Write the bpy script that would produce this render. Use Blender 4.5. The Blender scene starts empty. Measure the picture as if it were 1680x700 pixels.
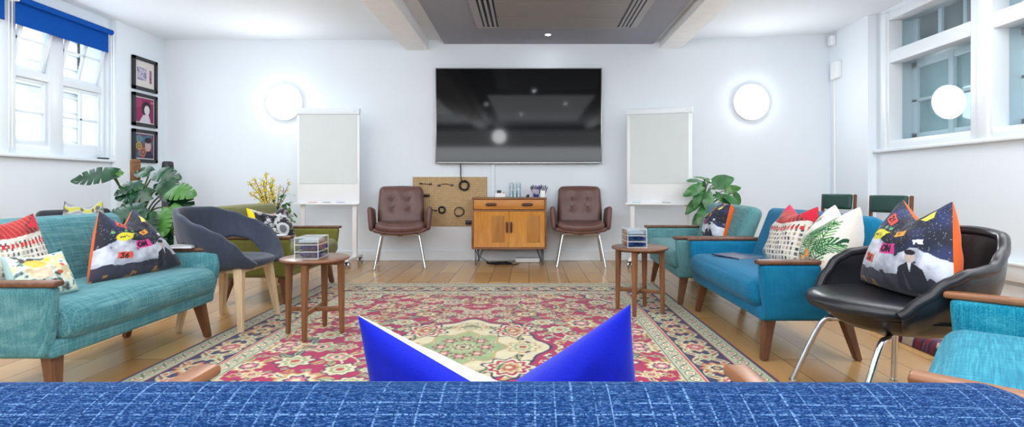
import bpy, bmesh, math, random
import numpy as np
from mathutils import Vector, Matrix, Euler
random.seed(7)
RNG = np.random.default_rng(5)
COL = bpy.context.scene.collection
PI = math.pi
R = math.radians

# ------------------------------------------------------------------ helpers
def lin(c):
    out = []
    for v in c:
        v = v / 255.0
        out.append(v / 12.92 if v <= 0.04045 else ((v + 0.055) / 1.055) ** 2.4)
    return tuple(out) + (1.0,)

def mk(name, bm, mat, parent=None, ang=38, loc=None, rot=None, recalc=True):
    me = bpy.data.meshes.new(name)
    if recalc:
        bmesh.ops.recalc_face_normals(bm, faces=bm.faces[:])
    bm.to_mesh(me); bm.free()
    if len(me.polygons):
        me.polygons.foreach_set('use_smooth', [True] * len(me.polygons))
        me.set_sharp_from_angle(angle=R(ang))
    for m in (mat if isinstance(mat, (list, tuple)) else [mat]):
        me.materials.append(m)
    o = bpy.data.objects.new(name, me); COL.objects.link(o)
    if parent is not None: o.parent = parent
    if loc is not None: o.location = loc
    if rot is not None: o.rotation_euler = rot
    return o

def tag(o, label, cat, group=None):
    o['label'] = label; o['category'] = cat
    if group: o['group'] = group
    return o

def thing(name, label, cat, loc=(0, 0, 0), rz=0.0, group=None, rot=None):
    o = bpy.data.objects.new(name, None); COL.objects.link(o)
    o.empty_display_size = 0.1
    o.location = loc; o.rotation_euler = rot if rot else (0, 0, rz)
    return tag(o, label, cat, group)

def struct(name, bm, mat, parent=None, **k):
    o = mk(name, bm, mat, parent, **k)
    if parent is None: o['kind'] = 'structure'
    return o

def struct_root(name, loc=(0, 0, 0)):
    o = bpy.data.objects.new(name, None); COL.objects.link(o)
    o.location = loc; o['kind'] = 'structure'
    return o

def dup(root, loc, rz, label, group=None):
    r = root.copy(); COL.objects.link(r); r.location = loc; r.rotation_euler = (0, 0, rz)
    r['label'] = label
    if group: r['group'] = group
    for ch in list(root.children):
        c = ch.copy(); COL.objects.link(c); c.parent = r
        for g in list(ch.children):
            d = g.copy(); COL.objects.link(d); d.parent = c
    return r

def B(): return bmesh.new()

def merge(bm, t, M=None):
    if M is not None: bmesh.ops.transform(t, matrix=M, verts=t.verts[:])
    me = bpy.data.meshes.new('tmp'); t.to_mesh(me); t.free()
    bm.from_mesh(me); bpy.data.meshes.remove(me)

def xf(c=(0, 0, 0), rot=None):
    M = Matrix.Translation(Vector(c))
    if rot is not None: M = M @ Euler(rot).to_matrix().to_4x4()
    return M

def box(bm, c, s, bev=0.0, seg=2, rot=None, taper=None):
    t = bmesh.new(); bmesh.ops.create_cube(t, size=1.0)
    for v in t.verts:
        v.co = Vector((v.co.x * s[0], v.co.y * s[1], v.co.z * s[2]))
        if taper and v.co.z < 0:
            v.co.x *= taper; v.co.y *= taper
    if bev > 0:
        bmesh.ops.bevel(t, geom=t.edges[:], offset=bev, segments=seg, profile=0.5, affect='EDGES')
    merge(bm, t, xf(c, rot))

def bx(bm, x0, x1, y0, y1, z0, z1, bev=0.0, seg=2):
    box(bm, ((x0 + x1) / 2, (y0 + y1) / 2, (z0 + z1) / 2), (abs(x1 - x0), abs(y1 - y0), abs(z1 - z0)), bev, seg)

def softbox(bm, c, s, r, bulge=(0, 0, 0), rot=None, cuts=13, warp=None):
    """rounded box with softly bulging faces"""
    t = bmesh.new(); bmesh.ops.create_cube(t, size=2.0)
    bmesh.ops.subdivide_edges(t, edges=t.edges[:], cuts=cuts, use_grid_fill=True)
    h = [s[0] / 2, s[1] / 2, s[2] / 2]
    for v in t.verts:
        u = [math.sin(max(-1, min(1, q)) * PI / 2) for q in v.co]
        p = [u[i] * h[i] for i in range(3)]
        rr = [min(r, h[i]) for i in range(3)]
        inn = [max(-(h[i] - rr[i]), min(h[i] - rr[i], p[i])) for i in range(3)]
        d = Vector([(p[i] - inn[i]) / max(rr[i], 1e-6) for i in range(3)])
        if d.length > 1e-6: d.normalize()
        q = [inn[i] + d[i] * rr[i] for i in range(3)]
        for i in range(3):
            j, k = (i + 1) % 3, (i + 2) % 3
            q[i] += (1 if u[i] > 0 else -1) * abs(u[i]) ** 3 * bulge[i] * max(0, 1 - u[j] ** 2) * max(0, 1 - u[k] ** 2)
        v.co = Vector(q)
        if warp: v.co = Vector(warp(v.co))
    merge(bm, t, xf(c, rot))

def ring_frame(d):
    d = d.normalized()
    a = Vector((0, 0, 1)) if abs(d.z) < 0.9 else Vector((1, 0, 0))
    x = d.cross(a).normalized(); y = d.cross(x).normalized()
    return x, y

def tube(bm, pts, r, n=8, closed=False, cap=True):
    pts = [Vector(p) for p in pts]
    m = len(pts)
    rad = r if isinstance(r, (list, tuple)) else [r] * m
    rings = []; px = None
    for i, p in enumerate(pts):
        if closed: d = pts[(i + 1) % m] - pts[i - 1]
        else: d = pts[min(i + 1, m - 1)] - pts[max(i - 1, 0)]
        if d.length < 1e-9: d = Vector((0, 0, 1))
        d.normalize()
        if px is None: x, y = ring_frame(d)
        else:
            x = px - d * px.dot(d)
            if x.length < 1e-6: x, _ = ring_frame(d)
            x.normalize()
        y = d.cross(x); px = x
        rings.append([bm.verts.new(p + (x * math.cos(2 * PI * k / n) + y * math.sin(2 * PI * k / n)) * rad[i]) for k in range(n)])
    for i in range(m if closed else m - 1):
        a, b = rings[i], rings[(i + 1) % m]
        for k in range(n):
            bm.faces.new((a[k], a[(k + 1) % n], b[(k + 1) % n], b[k]))
    if cap and not closed:
        bm.faces.new(rings[0][::-1]); bm.faces.new(rings[-1])

def smooth_path(pts, sub=6):
    pts = [Vector(p) for p in pts]; out = []
    for i in range(len(pts) - 1):
        p0 = pts[max(i - 1, 0)]; p1 = pts[i]; p2 = pts[i + 1]; p3 = pts[min(i + 2, len(pts) - 1)]
        for k in range(sub):
            t = k / sub
            out.append(0.5 * ((2 * p1) + (p2 - p0) * t + (2 * p0 - 5 * p1 + 4 * p2 - p3) * t * t + (3 * p1 - p0 - 3 * p2 + p3) * t ** 3))
    out.append(pts[-1]); return out

def lathe(bm, prof, n=32, c=(0, 0, 0), sx=1.0, sy=1.0, rot=None):
    t = bmesh.new(); rings = []
    for (r, z) in prof:
        if r < 1e-6: rings.append([t.verts.new((0, 0, z))])
        else: rings.append([t.verts.new((r * sx * math.cos(2 * PI * k / n), r * sy * math.sin(2 * PI * k / n), z)) for k in range(n)])
    for a, b in zip(rings[:-1], rings[1:]):
        for k in range(n):
            k2 = (k + 1) % n
            if len(a) == 1 and len(b) == 1: continue
            if len(a) == 1: t.faces.new((a[0], b[k2], b[k]))
            elif len(b) == 1: t.faces.new((a[k], a[k2], b[0]))
            else: t.faces.new((a[k], a[k2], b[k2], b[k]))
    merge(bm, t, xf(c, rot))

def interp(x, tab):
    if x <= tab[0][0]: return tab[0][1]
    for (a, va), (b, vb) in zip(tab[:-1], tab[1:]):
        if x <= b:
            t = (x - a) / (b - a); t = t * t * (3 - 2 * t)
            return va + (vb - va) * t
    return tab[-1][1]

# ------------------------------------------------------------------ materials
def nm(name):
    m = bpy.data.materials.new(name); m.use_nodes = True
    nt = m.node_tree; b = nt.nodes['Principled BSDF']
    return m, nt, b

def nd(nt, t, **k):
    n = nt.nodes.new(t)
    for a, v in k.items(): setattr(n, a, v)
    return n

def coords(nt, scale=(1, 1, 1), src='Object'):
    tc = nd(nt, 'ShaderNodeTexCoord'); mp = nd(nt, 'ShaderNodeMapping')
    mp.inputs['Scale'].default_value = scale
    nt.links.new(tc.outputs[src], mp.inputs['Vector'])
    return mp.outputs['Vector']

def noise(nt, vec, scale=1.0, detail=3, rough=0.55):
    n = nd(nt, 'ShaderNodeTexNoise'); nt.links.new(vec, n.inputs['Vector'])
    n.inputs['Scale'].default_value = scale; n.inputs['Detail'].default_value = detail
    n.inputs['Roughness'].default_value = rough
    return n.outputs['Fac']

def ramp(nt, fac, stops):
    r = nd(nt, 'ShaderNodeValToRGB'); nt.links.new(fac, r.inputs['Fac'])
    e = r.color_ramp.elements
    while len(e) < len(stops): e.new(0.5)
    for el, (p, c) in zip(e, stops): el.position = p; el.color = c
    return r.outputs['Color']

def mixc(nt, fac, a, b, mode='MIX'):
    m = nd(nt, 'ShaderNodeMix', data_type='RGBA', blend_type=mode)
    for i, v in ((0, fac), (6, a), (7, b)):
        if isinstance(v, bpy.types.NodeSocket): nt.links.new(v, m.inputs[i])
        else: m.inputs[i].default_value = v
    return m.outputs[2]

def bump(nt, b, h, strength=0.2, dist=0.01):
    n = nd(nt, 'ShaderNodeBump'); n.inputs['Strength'].default_value = strength; n.inputs['Distance'].default_value = dist
    nt.links.new(h, n.inputs['Height']); nt.links.new(n.outputs['Normal'], b.inputs['Normal'])

def plain(name, c, rough=0.5, metal=0.0, var=0.06, nscale=6.0, bumps=0.0, spec=0.5, bscale=40):
    m, nt, b = nm(name)
    v = coords(nt); f = noise(nt, v, nscale)
    a = lin(c); d = tuple(max(0, q * (1 - var)) for q in a[:3]) + (1,); l = tuple(min(1, q * (1 + var)) for q in a[:3]) + (1,)
    nt.links.new(ramp(nt, f, [(0.3, d), (0.7, l)]), b.inputs['Base Color'])
    b.inputs['Roughness'].default_value = rough; b.inputs['Metallic'].default_value = metal
    b.inputs['Specular IOR Level'].default_value = spec
    if bumps: bump(nt, b, noise(nt, v, bscale, 4), bumps, 0.01)
    return m

def fabric(name, base, light, dark, amt=0.75, sc=1.0, sheen=0.25):
    m, nt, b = nm(name)
    f1 = noise(nt, coords(nt, (5 * sc, 190 * sc, 190 * sc)), 1, 2)
    f2 = noise(nt, coords(nt, (210 * sc, 8 * sc, 8 * sc)), 1, 2)
    f3 = noise(nt, coords(nt, (8 * sc, 210 * sc, 8 * sc)), 1, 2)
    L, D, M = lin(light), lin(dark), lin(base)
    c1 = ramp(nt, f1, [(0.36, D), (0.5, M), (0.66, L)])
    c2 = ramp(nt, f2, [(0.36, D), (0.5, M), (0.68, L)])
    c3 = ramp(nt, f3, [(0.36, D), (0.5, M), (0.68, L)])
    c = mixc(nt, 0.5, c1, c2); c = mixc(nt, 0.3, c, c3)
    c = mixc(nt, amt, M, c)
    nt.links.new(c, b.inputs['Base Color'])
    b.inputs['Roughness'].default_value = 0.85; b.inputs['Specular IOR Level'].default_value = 0.2
    b.inputs['Sheen Weight'].default_value = sheen; b.inputs['Sheen Roughness'].default_value = 0.5
    h = nd(nt, 'ShaderNodeMath', operation='ADD'); nt.links.new(f1, h.inputs[0]); nt.links.new(f2, h.inputs[1])
    bump(nt, b, h.outputs[0], 0.35, 0.003)
    return m

def wood(name, c1, c2, scale=(3, 40, 40), rough=0.4, spec=0.5):
    m, nt, b = nm(name)
    f = noise(nt, coords(nt, scale), 1, 5, 0.6); g = noise(nt, coords(nt, tuple(q * 0.25 for q in scale)), 1, 2)
    c = ramp(nt, f, [(0.3, lin(c2)), (0.68, lin(c1))])
    c = mixc(nt, 0.35, c, ramp(nt, g, [(0.35, lin(c2)), (0.65, lin(c1))]))
    nt.links.new(c, b.inputs['Base Color']); b.inputs['Roughness'].default_value = rough
    b.inputs['Specular IOR Level'].default_value = spec
    bump(nt, b, f, 0.06, 0.003)
    return m

def painted(name, rough=0.8, sheen=0.15):
    m, nt, b = nm(name)
    a = nd(nt, 'ShaderNodeAttribute', attribute_name='Col')
    f = noise(nt, coords(nt, (260, 260, 260)), 1, 2)
    c = mixc(nt, 0.22, a.outputs['Color'], ramp(nt, f, [(0.3, (0.35, 0.35, 0.35, 1)), (0.7, (1, 1, 1, 1))]), 'MULTIPLY')
    nt.links.new(c, b.inputs['Base Color']); b.inputs['Roughness'].default_value = rough
    b.inputs['Specular IOR Level'].default_value = 0.2; b.inputs['Sheen Weight'].default_value = sheen
    bump(nt, b, f, 0.2, 0.003)
    return m

def emit(name, c, s):
    m = bpy.data.materials.new(name); m.use_nodes = True; nt = m.node_tree
    nt.nodes.remove(nt.nodes['Principled BSDF'])
    e = nd(nt, 'ShaderNodeEmission'); e.inputs['Color'].default_value = lin(c); e.inputs['Strength'].default_value = s
    nt.links.new(e.outputs[0], nt.nodes['Material Output'].inputs['Surface'])
    return m

def thin_glass(name, tint=(235, 245, 248), ior=1.5, rough=0.0, boost=0.0):
    m = bpy.data.materials.new(name); m.use_nodes = True; nt = m.node_tree
    nt.nodes.remove(nt.nodes['Principled BSDF'])
    t = nd(nt, 'ShaderNodeBsdfTransparent'); t.inputs['Color'].default_value = lin(tint)
    g = nd(nt, 'ShaderNodeBsdfGlossy'); g.inputs['Roughness'].default_value = rough
    f = nd(nt, 'ShaderNodeLayerWeight'); f.inputs['Blend'].default_value = 0.5
    pw = nd(nt, 'ShaderNodeMath', operation='POWER'); nt.links.new(f.outputs['Facing'], pw.inputs[0]); pw.inputs[1].default_value = 4.0
    f0 = ((ior - 1) / (ior + 1)) ** 2 + boost
    ad = nd(nt, 'ShaderNodeMath', operation='MULTIPLY_ADD'); nt.links.new(pw.outputs[0], ad.inputs[0]); ad.inputs[1].default_value = 0.8 - f0; ad.inputs[2].default_value = f0
    mx = nd(nt, 'ShaderNodeMixShader'); nt.links.new(ad.outputs[0], mx.inputs[0])
    nt.links.new(t.outputs[0], mx.inputs[1]); nt.links.new(g.outputs[0], mx.inputs[2])
    nt.links.new(mx.outputs[0], nt.nodes['Material Output'].inputs['Surface'])
    return m

WALL = plain('wall_paint', (232, 240, 247), 0.7, var=0.012, nscale=1.2, bumps=0.05)
CEIL = plain('ceiling_paint', (238, 245, 251), 0.75, var=0.01, nscale=1.0, bumps=0.03)
SHADECEIL = plain('shaded_bulkhead_paint', (152, 155, 165), 0.7, var=0.02)  # ceiling paint with the bulkhead's shade put into the colour
TRIM = plain('white_gloss_trim', (232, 239, 245), 0.35, var=0.01)
BEAM = plain('beam_paint', (250, 251, 252), 0.6, var=0.04, nscale=8, bumps=0.35, bscale=14)
WHITE = plain('white_plastic', (245, 247, 249), 0.35, var=0.01)
PAPER = plain('grey_paper', (218, 224, 224), 0.8, var=0.01)
BLACK = plain('black_plastic', (26, 27, 30), 0.4)
CABLE = plain('black_cable', (22, 22, 24), 0.45)
CHROME = plain('chrome', (205, 208, 212), 0.14, 1.0, var=0.02)
STEEL = plain('dark_steel', (105, 108, 112), 0.35, 0.9)
ALU = plain('brushed_aluminium', (150, 152, 155), 0.3, 0.9)
SCREEN = plain('tv_screen', (6, 9, 13), 0.06, spec=0.22)
TEAL = fabric('teal_fabric', (66, 128, 138), (138, 186, 188), (40, 98, 112), sheen=0.12)
TEAL2 = fabric('grey_teal_fabric', (88, 138, 143), (122, 170, 172), (54, 106, 114), sheen=0.12)
OLIVE = fabric('olive_fabric', (108, 108, 46), (130, 130, 66), (88, 90, 34), 0.5)
BLUE = fabric('azure_fabric', (0, 106, 146), (30, 138, 172), (0, 82, 124), 0.55, sheen=0.1)
TURQ = fabric('turquoise_fabric', (6, 128, 154), (84, 184, 200), (0, 98, 132), 0.8, sheen=0.1)
FELT = fabric('dark_felt', (54, 62, 78), (74, 82, 98), (38, 44, 58), 0.4)
GREENV = plain('green_vinyl', (30, 66, 62), 0.45)
ROYAL = plain('royal_blue_cotton', (8, 40, 190), 0.85, var=0.15, bumps=0.3, bscale=300, spec=0.2)
WALNUT = wood('walnut', (122, 82, 58), (78, 50, 38))
LEGWOOD = wood('leg_wood', (122, 80, 50), (80, 50, 32), (40, 40, 4))
TABLEW = wood('table_wood', (138, 92, 62), (98, 62, 42), (4, 30, 30), 0.28)
TLEG = wood('table_leg_wood', (138, 92, 54), (94, 58, 34), (40, 40, 4), 0.4)
TEAK = wood('teak_door', (212, 148, 52), (186, 116, 34), (30, 30, 5), 0.4)
TEAKH = wood('teak_drawer', (206, 140, 58), (178, 108, 38), (4, 30, 30), 0.4)
TEAKD = wood('teak_carcass', (150, 96, 58), (112, 70, 42), (5, 40, 30), 0.4)
BIRCH = wood('birch', (226, 202, 166), (204, 176, 138), (40, 40, 4), 0.45)
ARMWOOD = wood('arm_cap_oak', (164, 108, 68), (118, 74, 46), (40, 5, 40), 0.32)
LEATHER_B = plain('brown_leather', (104, 72, 66), 0.38, var=0.14, nscale=9, bumps=0.22, bscale=26)
LEATHER_K = plain('black_leather', (34, 35, 40), 0.28, var=0.12, nscale=9, bumps=0.1, bscale=60)
PEG = None
LEAF = None

def denim():
    m, nt, b = nm('blue_tweed_fabric')
    base, light, dark = lin((24, 62, 114)), lin((124, 164, 206)), lin((10, 34, 76))
    # fine basket weave with pale dashed slub threads laid both ways
    ck = nd(nt, 'ShaderNodeTexChecker'); nt.links.new(coords(nt), ck.inputs['Vector']); ck.inputs['Scale'].default_value = 560
    w1 = noise(nt, coords(nt, (200, 900, 700)), 1, 2)
    c = ramp(nt, w1, [(0.36, dark), (0.52, base), (0.95, light)])
    c = mixc(nt, ramp(nt, ck.outputs['Fac'], [(0, (0, 0, 0, 1)), (1, (0.5, 0.5, 0.5, 1))]), c, dark)
    def threads(direction, period, thick, dens, jit):
        # regular straight lines with a little wander and uneven strength, broken into dashes
        tc = nd(nt, 'ShaderNodeTexCoord'); sp = nd(nt, 'ShaderNodeSeparateXYZ'); nt.links.new(tc.outputs['Object'], sp.inputs[0])
        q = sp.outputs['X' if direction == 'X' else 'Y']
        wob = noise(nt, coords(nt, (jit, .01, .01) if direction == 'X' else (.01, jit, jit)), 1, 2)
        m1 = nd(nt, 'ShaderNodeMath', operation='MULTIPLY_ADD'); nt.links.new(wob, m1.inputs[0]); m1.inputs[1].default_value = period * 1.1; nt.links.new(q, m1.inputs[2])
        m2 = nd(nt, 'ShaderNodeMath', operation='PINGPONG'); nt.links.new(m1.outputs[0], m2.inputs[0]); m2.inputs[1].default_value = period / 2
        mr = nd(nt, 'ShaderNodeMapRange'); nt.links.new(m2.outputs[0], mr.inputs['Value'])
        for k_, v_ in (('From Min', thick), ('From Max', thick * 1.7), ('To Min', 1.0), ('To Max', 0.0)): mr.inputs[k_].default_value = v_
        k = mr.outputs['Result']
        s2 = (60, dens, dens) if direction == 'X' else (dens, 60, 60)
        d = noise(nt, coords(nt, s2), 1, 1)
        big = noise(nt, coords(nt, (45, 12, 12) if direction == 'X' else (12, 60, 60)), 1, 1)
        r_ = mixc(nt, 1.0, k, ramp(nt, d, [(0.42, (0, 0, 0, 1)), (0.54, (1, 1, 1, 1))]), 'MULTIPLY')
        return mixc(nt, 1.0, r_, ramp(nt, big, [(0.36, (.12, .12, .12, 1)), (0.6, (1, 1, 1, 1))]), 'MULTIPLY')
    kk = mixc(nt, 1.0, threads('X', .018, .00065, 600, 25), threads('Y', .013, .0005, 520, 60), 'LIGHTEN')
    kk = mixc(nt, 1.0, kk, (0.6, 0.6, 0.6, 1), 'MULTIPLY')
    c = mixc(nt, kk, c, light)
    nt.links.new(c, b.inputs['Base Color']); b.inputs['Roughness'].default_value = 0.9
    b.inputs['Specular IOR Level'].default_value = 0.1
    bump(nt, b, ck.outputs['Fac'], 0.4, 0.002)
    return m
DENIM = denim()

def floor_mat():
    m, nt, b = nm('oak_boards')
    tc = nd(nt, 'ShaderNodeTexCoord'); sp = nd(nt, 'ShaderNodeSeparateXYZ'); cb = nd(nt, 'ShaderNodeCombineXYZ')
    nt.links.new(tc.outputs['Object'], sp.inputs[0]); nt.links.new(sp.outputs['Y'], cb.inputs['X']); nt.links.new(sp.outputs['X'], cb.inputs['Y'])
    br = nd(nt, 'ShaderNodeTexBrick', offset=0.37, squash=1.0)
    nt.links.new(cb.outputs[0], br.inputs['Vector'])
    br.inputs['Color1'].default_value = lin((206, 172, 120)); br.inputs['Color2'].default_value = lin((166, 122, 70)); br.inputs['Mortar'].default_value = lin((74, 50, 30))
    br.inputs['Scale'].default_value = 1; br.inputs['Mortar Size'].default_value = 0.004; br.inputs['Mortar Smooth'].default_value = 0.3
    br.inputs['Brick Width'].default_value = 1.45; br.inputs['Row Height'].default_value = 0.205; br.inputs['Bias'].default_value = 0.0
    g = noise(nt, coords(nt, (34, 2.2, 1)), 1, 6, 0.65)
    c = mixc(nt, 0.3, br.outputs['Color'], ramp(nt, g, [(0.3, lin((150, 100, 56))), (0.7, lin((224, 184, 126)))]), 'OVERLAY')
    c = mixc(nt, 0.3, c, lin((196, 158, 108)))
    nt.links.new(c, b.inputs['Base Color'])
    nt.links.new(ramp(nt, g, [(0.3, (0.26, 0.26, 0.26, 1)), (0.7, (0.17, 0.17, 0.17, 1))]), b.inputs['Roughness'])
    bump(nt, b, br.outputs['Fac'], -0.25, 0.003)
    return m
FLOOR = floor_mat()

def peg_mat():
    m, nt, b = nm('pegboard')
    tc = nd(nt, 'ShaderNodeTexCoord')
    sc = nd(nt, 'ShaderNodeVectorMath', operation='SCALE'); nt.links.new(tc.outputs['Object'], sc.inputs[0]); sc.inputs['Scale'].default_value = 1 / 0.0235
    fr = nd(nt, 'ShaderNodeVectorMath', operation='FRACTION'); nt.links.new(sc.outputs[0], fr.inputs[0])
    sb = nd(nt, 'ShaderNodeVectorMath', operation='SUBTRACT'); nt.links.new(fr.outputs[0], sb.inputs[0]); sb.inputs[1].default_value = (0.5, 0.5, 0.5)
    ml = nd(nt, 'ShaderNodeVectorMath', operation='MULTIPLY'); nt.links.new(sb.outputs[0], ml.inputs[0]); ml.inputs[1].default_value = (1, 0, 1)
    le = nd(nt, 'ShaderNodeVectorMath', operation='LENGTH'); nt.links.new(ml.outputs[0], le.inputs[0])
    f = noise(nt, coords(nt), 30, 4)
    c = ramp(nt, f, [(0.3, lin((188, 156, 112))), (0.7, lin((204, 174, 130)))])
    c = mixc(nt, ramp(nt, le.outputs['Value'], [(0.18, (1, 1, 1, 1)), (0.24, (0, 0, 0, 1))]), c, lin((96, 72, 46)))
    nt.links.new(c, b.inputs['Base Color']); b.inputs['Roughness'].default_value = 0.7
    return m
PEG = peg_mat()

def leaf_mat(name, a, b_, rough=0.25):
    m, nt, b = nm(name)
    f = noise(nt, coords(nt), 9, 4)
    nt.links.new(ramp(nt, f, [(0.3, lin(a)), (0.7, lin(b_))]), b.inputs['Base Color'])
    b.inputs['Roughness'].default_value = rough; b.inputs['Specular IOR Level'].default_value = 0.6
    return m
LEAF = leaf_mat('monstera_leaf', (12, 46, 30), (30, 82, 42), 0.22)
LEAFY = leaf_mat('young_leaf', (40, 96, 26), (72, 128, 40), 0.35)
LEAF2 = leaf_mat('pothos_leaf', (40, 92, 48), (72, 134, 70), 0.3)
STEM = plain('stem', (88, 104, 52), 0.5)
TWIG = plain('twig', (84, 66, 44), 0.7)
COIR = plain('coir_pole', (128, 92, 60), 0.95, var=0.35, nscale=60, bumps=0.8, bscale=90)
POT = plain('dark_pot', (40, 42, 46), 0.5)
YEL = plain('forsythia_yellow', (236, 216, 70), 0.6)
ACRYL = thin_glass('clear_acrylic', (244, 248, 250), 1.49, 0.02, 0.06)
GLASS = thin_glass('drinking_glass', (236, 243, 246), 1.5, 0.0, 0.05)
PANE = thin_glass('window_pane', (246, 250, 252), 1.5, 0.0, -0.034)
PANE2 = thin_glass('secondary_pane', (240, 248, 250), 1.55, 0.0, 0.06)
FROST = plain('frosted_teal_pane', (136, 176, 180), 0.35, var=0.03)
FROST.node_tree.nodes['Principled BSDF'].inputs['Coat Weight'].default_value = 0.8
FROST.node_tree.nodes['Principled BSDF'].inputs['Coat Roughness'].default_value = 0.01
SLATE = plain('dark_slate_pane', (74, 88, 100), 0.2, var=0.05)
LAMP = emit('lamp_lens', (250, 252, 255), 22.0)
SPOTE = emit('spot_lens', (240, 248, 255), 130.0)
BLIND = plain('blue_blind', (0, 80, 172), 0.7, var=0.03, spec=.15)
PRINT = painted('printed_cotton')
RUGM = painted('rug_pile', 0.95, 0.2)
LP = [80, 72, 55, 8, 55, 210]; EXPO = 0.30
# ------------------------------------------------------------------ room shell
YB, YR = 6.75, -3.0
XL, XR = -4.805, 3.97
XLW, XRW = -4.87, 4.07
b = B(); bx(b, -5.3, 4.5, YR - .2, YB + .3, -.12, 0.0); struct('floor', b, FLOOR)
b = B(); bx(b, -5.3, 4.6, YB, YB + .2, 0, 3.15); struct('wall_back', b, WALL)
b = B(); bx(b, -5.3, 4.6, YR - .2, YR, 0, 3.15); struct('wall_front', b, plain('dimmed_rear_wall', (168, 174, 182), .7, var=.02))  # grey puts the dimmer light behind the camera into the wall colour
b = B()
bx(b, -5.2, XL, 5.96, YB, 0, 3.15)
bx(b, -5.2, XLW, YR, 5.96, 0, 1.28); bx(b, -5.2, XLW, YR, 5.96, 2.80, 3.15)
bx(b, -5.2, XLW, 5.93, 5.96, 1.28, 2.80); bx(b, -5.2, XLW, 4.70, 4.79, 1.28, 2.80); bx(b, -5.2, XLW, YR, 3.5, 1.28, 2.80)
struct('wall_left', b, WALL)
b = B()
bx(b, XR, 4.5, 6.0, YB, 0, 3.15)
bx(b, XRW, 4.5, YR, 6.0, 0, 1.40); bx(b, XRW, 4.5, YR, 6.0, 2.92, 3.15)
bx(b, XRW, 4.5, 5.86, 6.0, 1.40, 2.92); bx(b, XRW, 4.5, YR, 3.2, 1.40, 2.92)
struct('wall_right', b, WALL)
# ceiling: two white bays and narrow strips above the beams, the right bay a little crooked
b = B()
def slab(x0, x1, z0, z1, zt=3.15):
    vs = [b.verts.new(p) for p in ((x0, YR, z0), (x1, YR, z1), (x1, YB, z1), (x0, YB, z0), (x0, YR, zt), (x1, YR, zt), (x1, YB, zt), (x0, YB, zt))]
    for f in ((0, 1, 2, 3), (7, 6, 5, 4), (0, 4, 5, 1), (1, 5, 6, 2), (2, 6, 7, 3), (3, 7, 4, 0)): b.faces.new([vs[i] for i in f])
slab(-5.2, 1.9, 2.91, 2.91); slab(1.9, 4.5, 2.91, 3.0)
struct('ceiling', b, CEIL)
b = B(); bx(b, -1.117, 1.63, YR, YB, 2.85, 2.915); struct('trim_1', b, SHADECEIL)['label'] = 'shade-toned dropped ceiling panel along the middle of the room'
def beam(name, x0, x1, z, seed):
    b = B(); t = bmesh.new(); bmesh.ops.create_cube(t, size=1)
    bmesh.ops.bevel(t, geom=t.edges[:], offset=0.02, segments=2, affect='EDGES')
    for v in t.verts: v.co = Vector(((x0 + x1) / 2 + v.co.x * (x1 - x0), (YB + YR) / 2 + v.co.y * (YB - YR), (z + 2.95) / 2 + v.co.z * (2.95 - z)))
    merge(b, t); struct(name, b, BEAM)['label'] = 'white painted timber ceiling beam'
beam('trim_2', -1.62, -1.31, 2.764, 1); beam('trim_3', 1.715, 2.0, 2.79, 2)
b = B(); bx(b, XL, XR, YB - .018, YB, 0, .13, .004, 1); struct('baseboard_back', b, TRIM)
b = B(); bx(b, XL, XL + .018, 5.96, YB - .02, 0, .13, .004, 1); bx(b, XLW, XLW + .018, YR, 5.95, 0, .13, .004, 1); struct('baseboard_left', b, TRIM)
b = B(); bx(b, XRW - .02, XRW, YR, 5.95, 0, .15, .004, 1); struct('baseboard_right', b, TRIM)
b = B(); bx(b, XRW - .07, XRW, YR, 5.9, .19, .34, .006, 2); bx(b, XRW - .085, XRW, YR, 5.9, .325, .345, .004, 1)
struct('trim_4', b, TRIM)['label'] = 'white boxed pipe casing low along the right wall'
# vertical cable casing under the television
b = B(); bx(b, -.50, -.45, YB - .025, YB, .13, 1.30, .004, 1); struct('trim_5', b, WALL)['label'] = 'white vertical cable casing on back wall below television'

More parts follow.
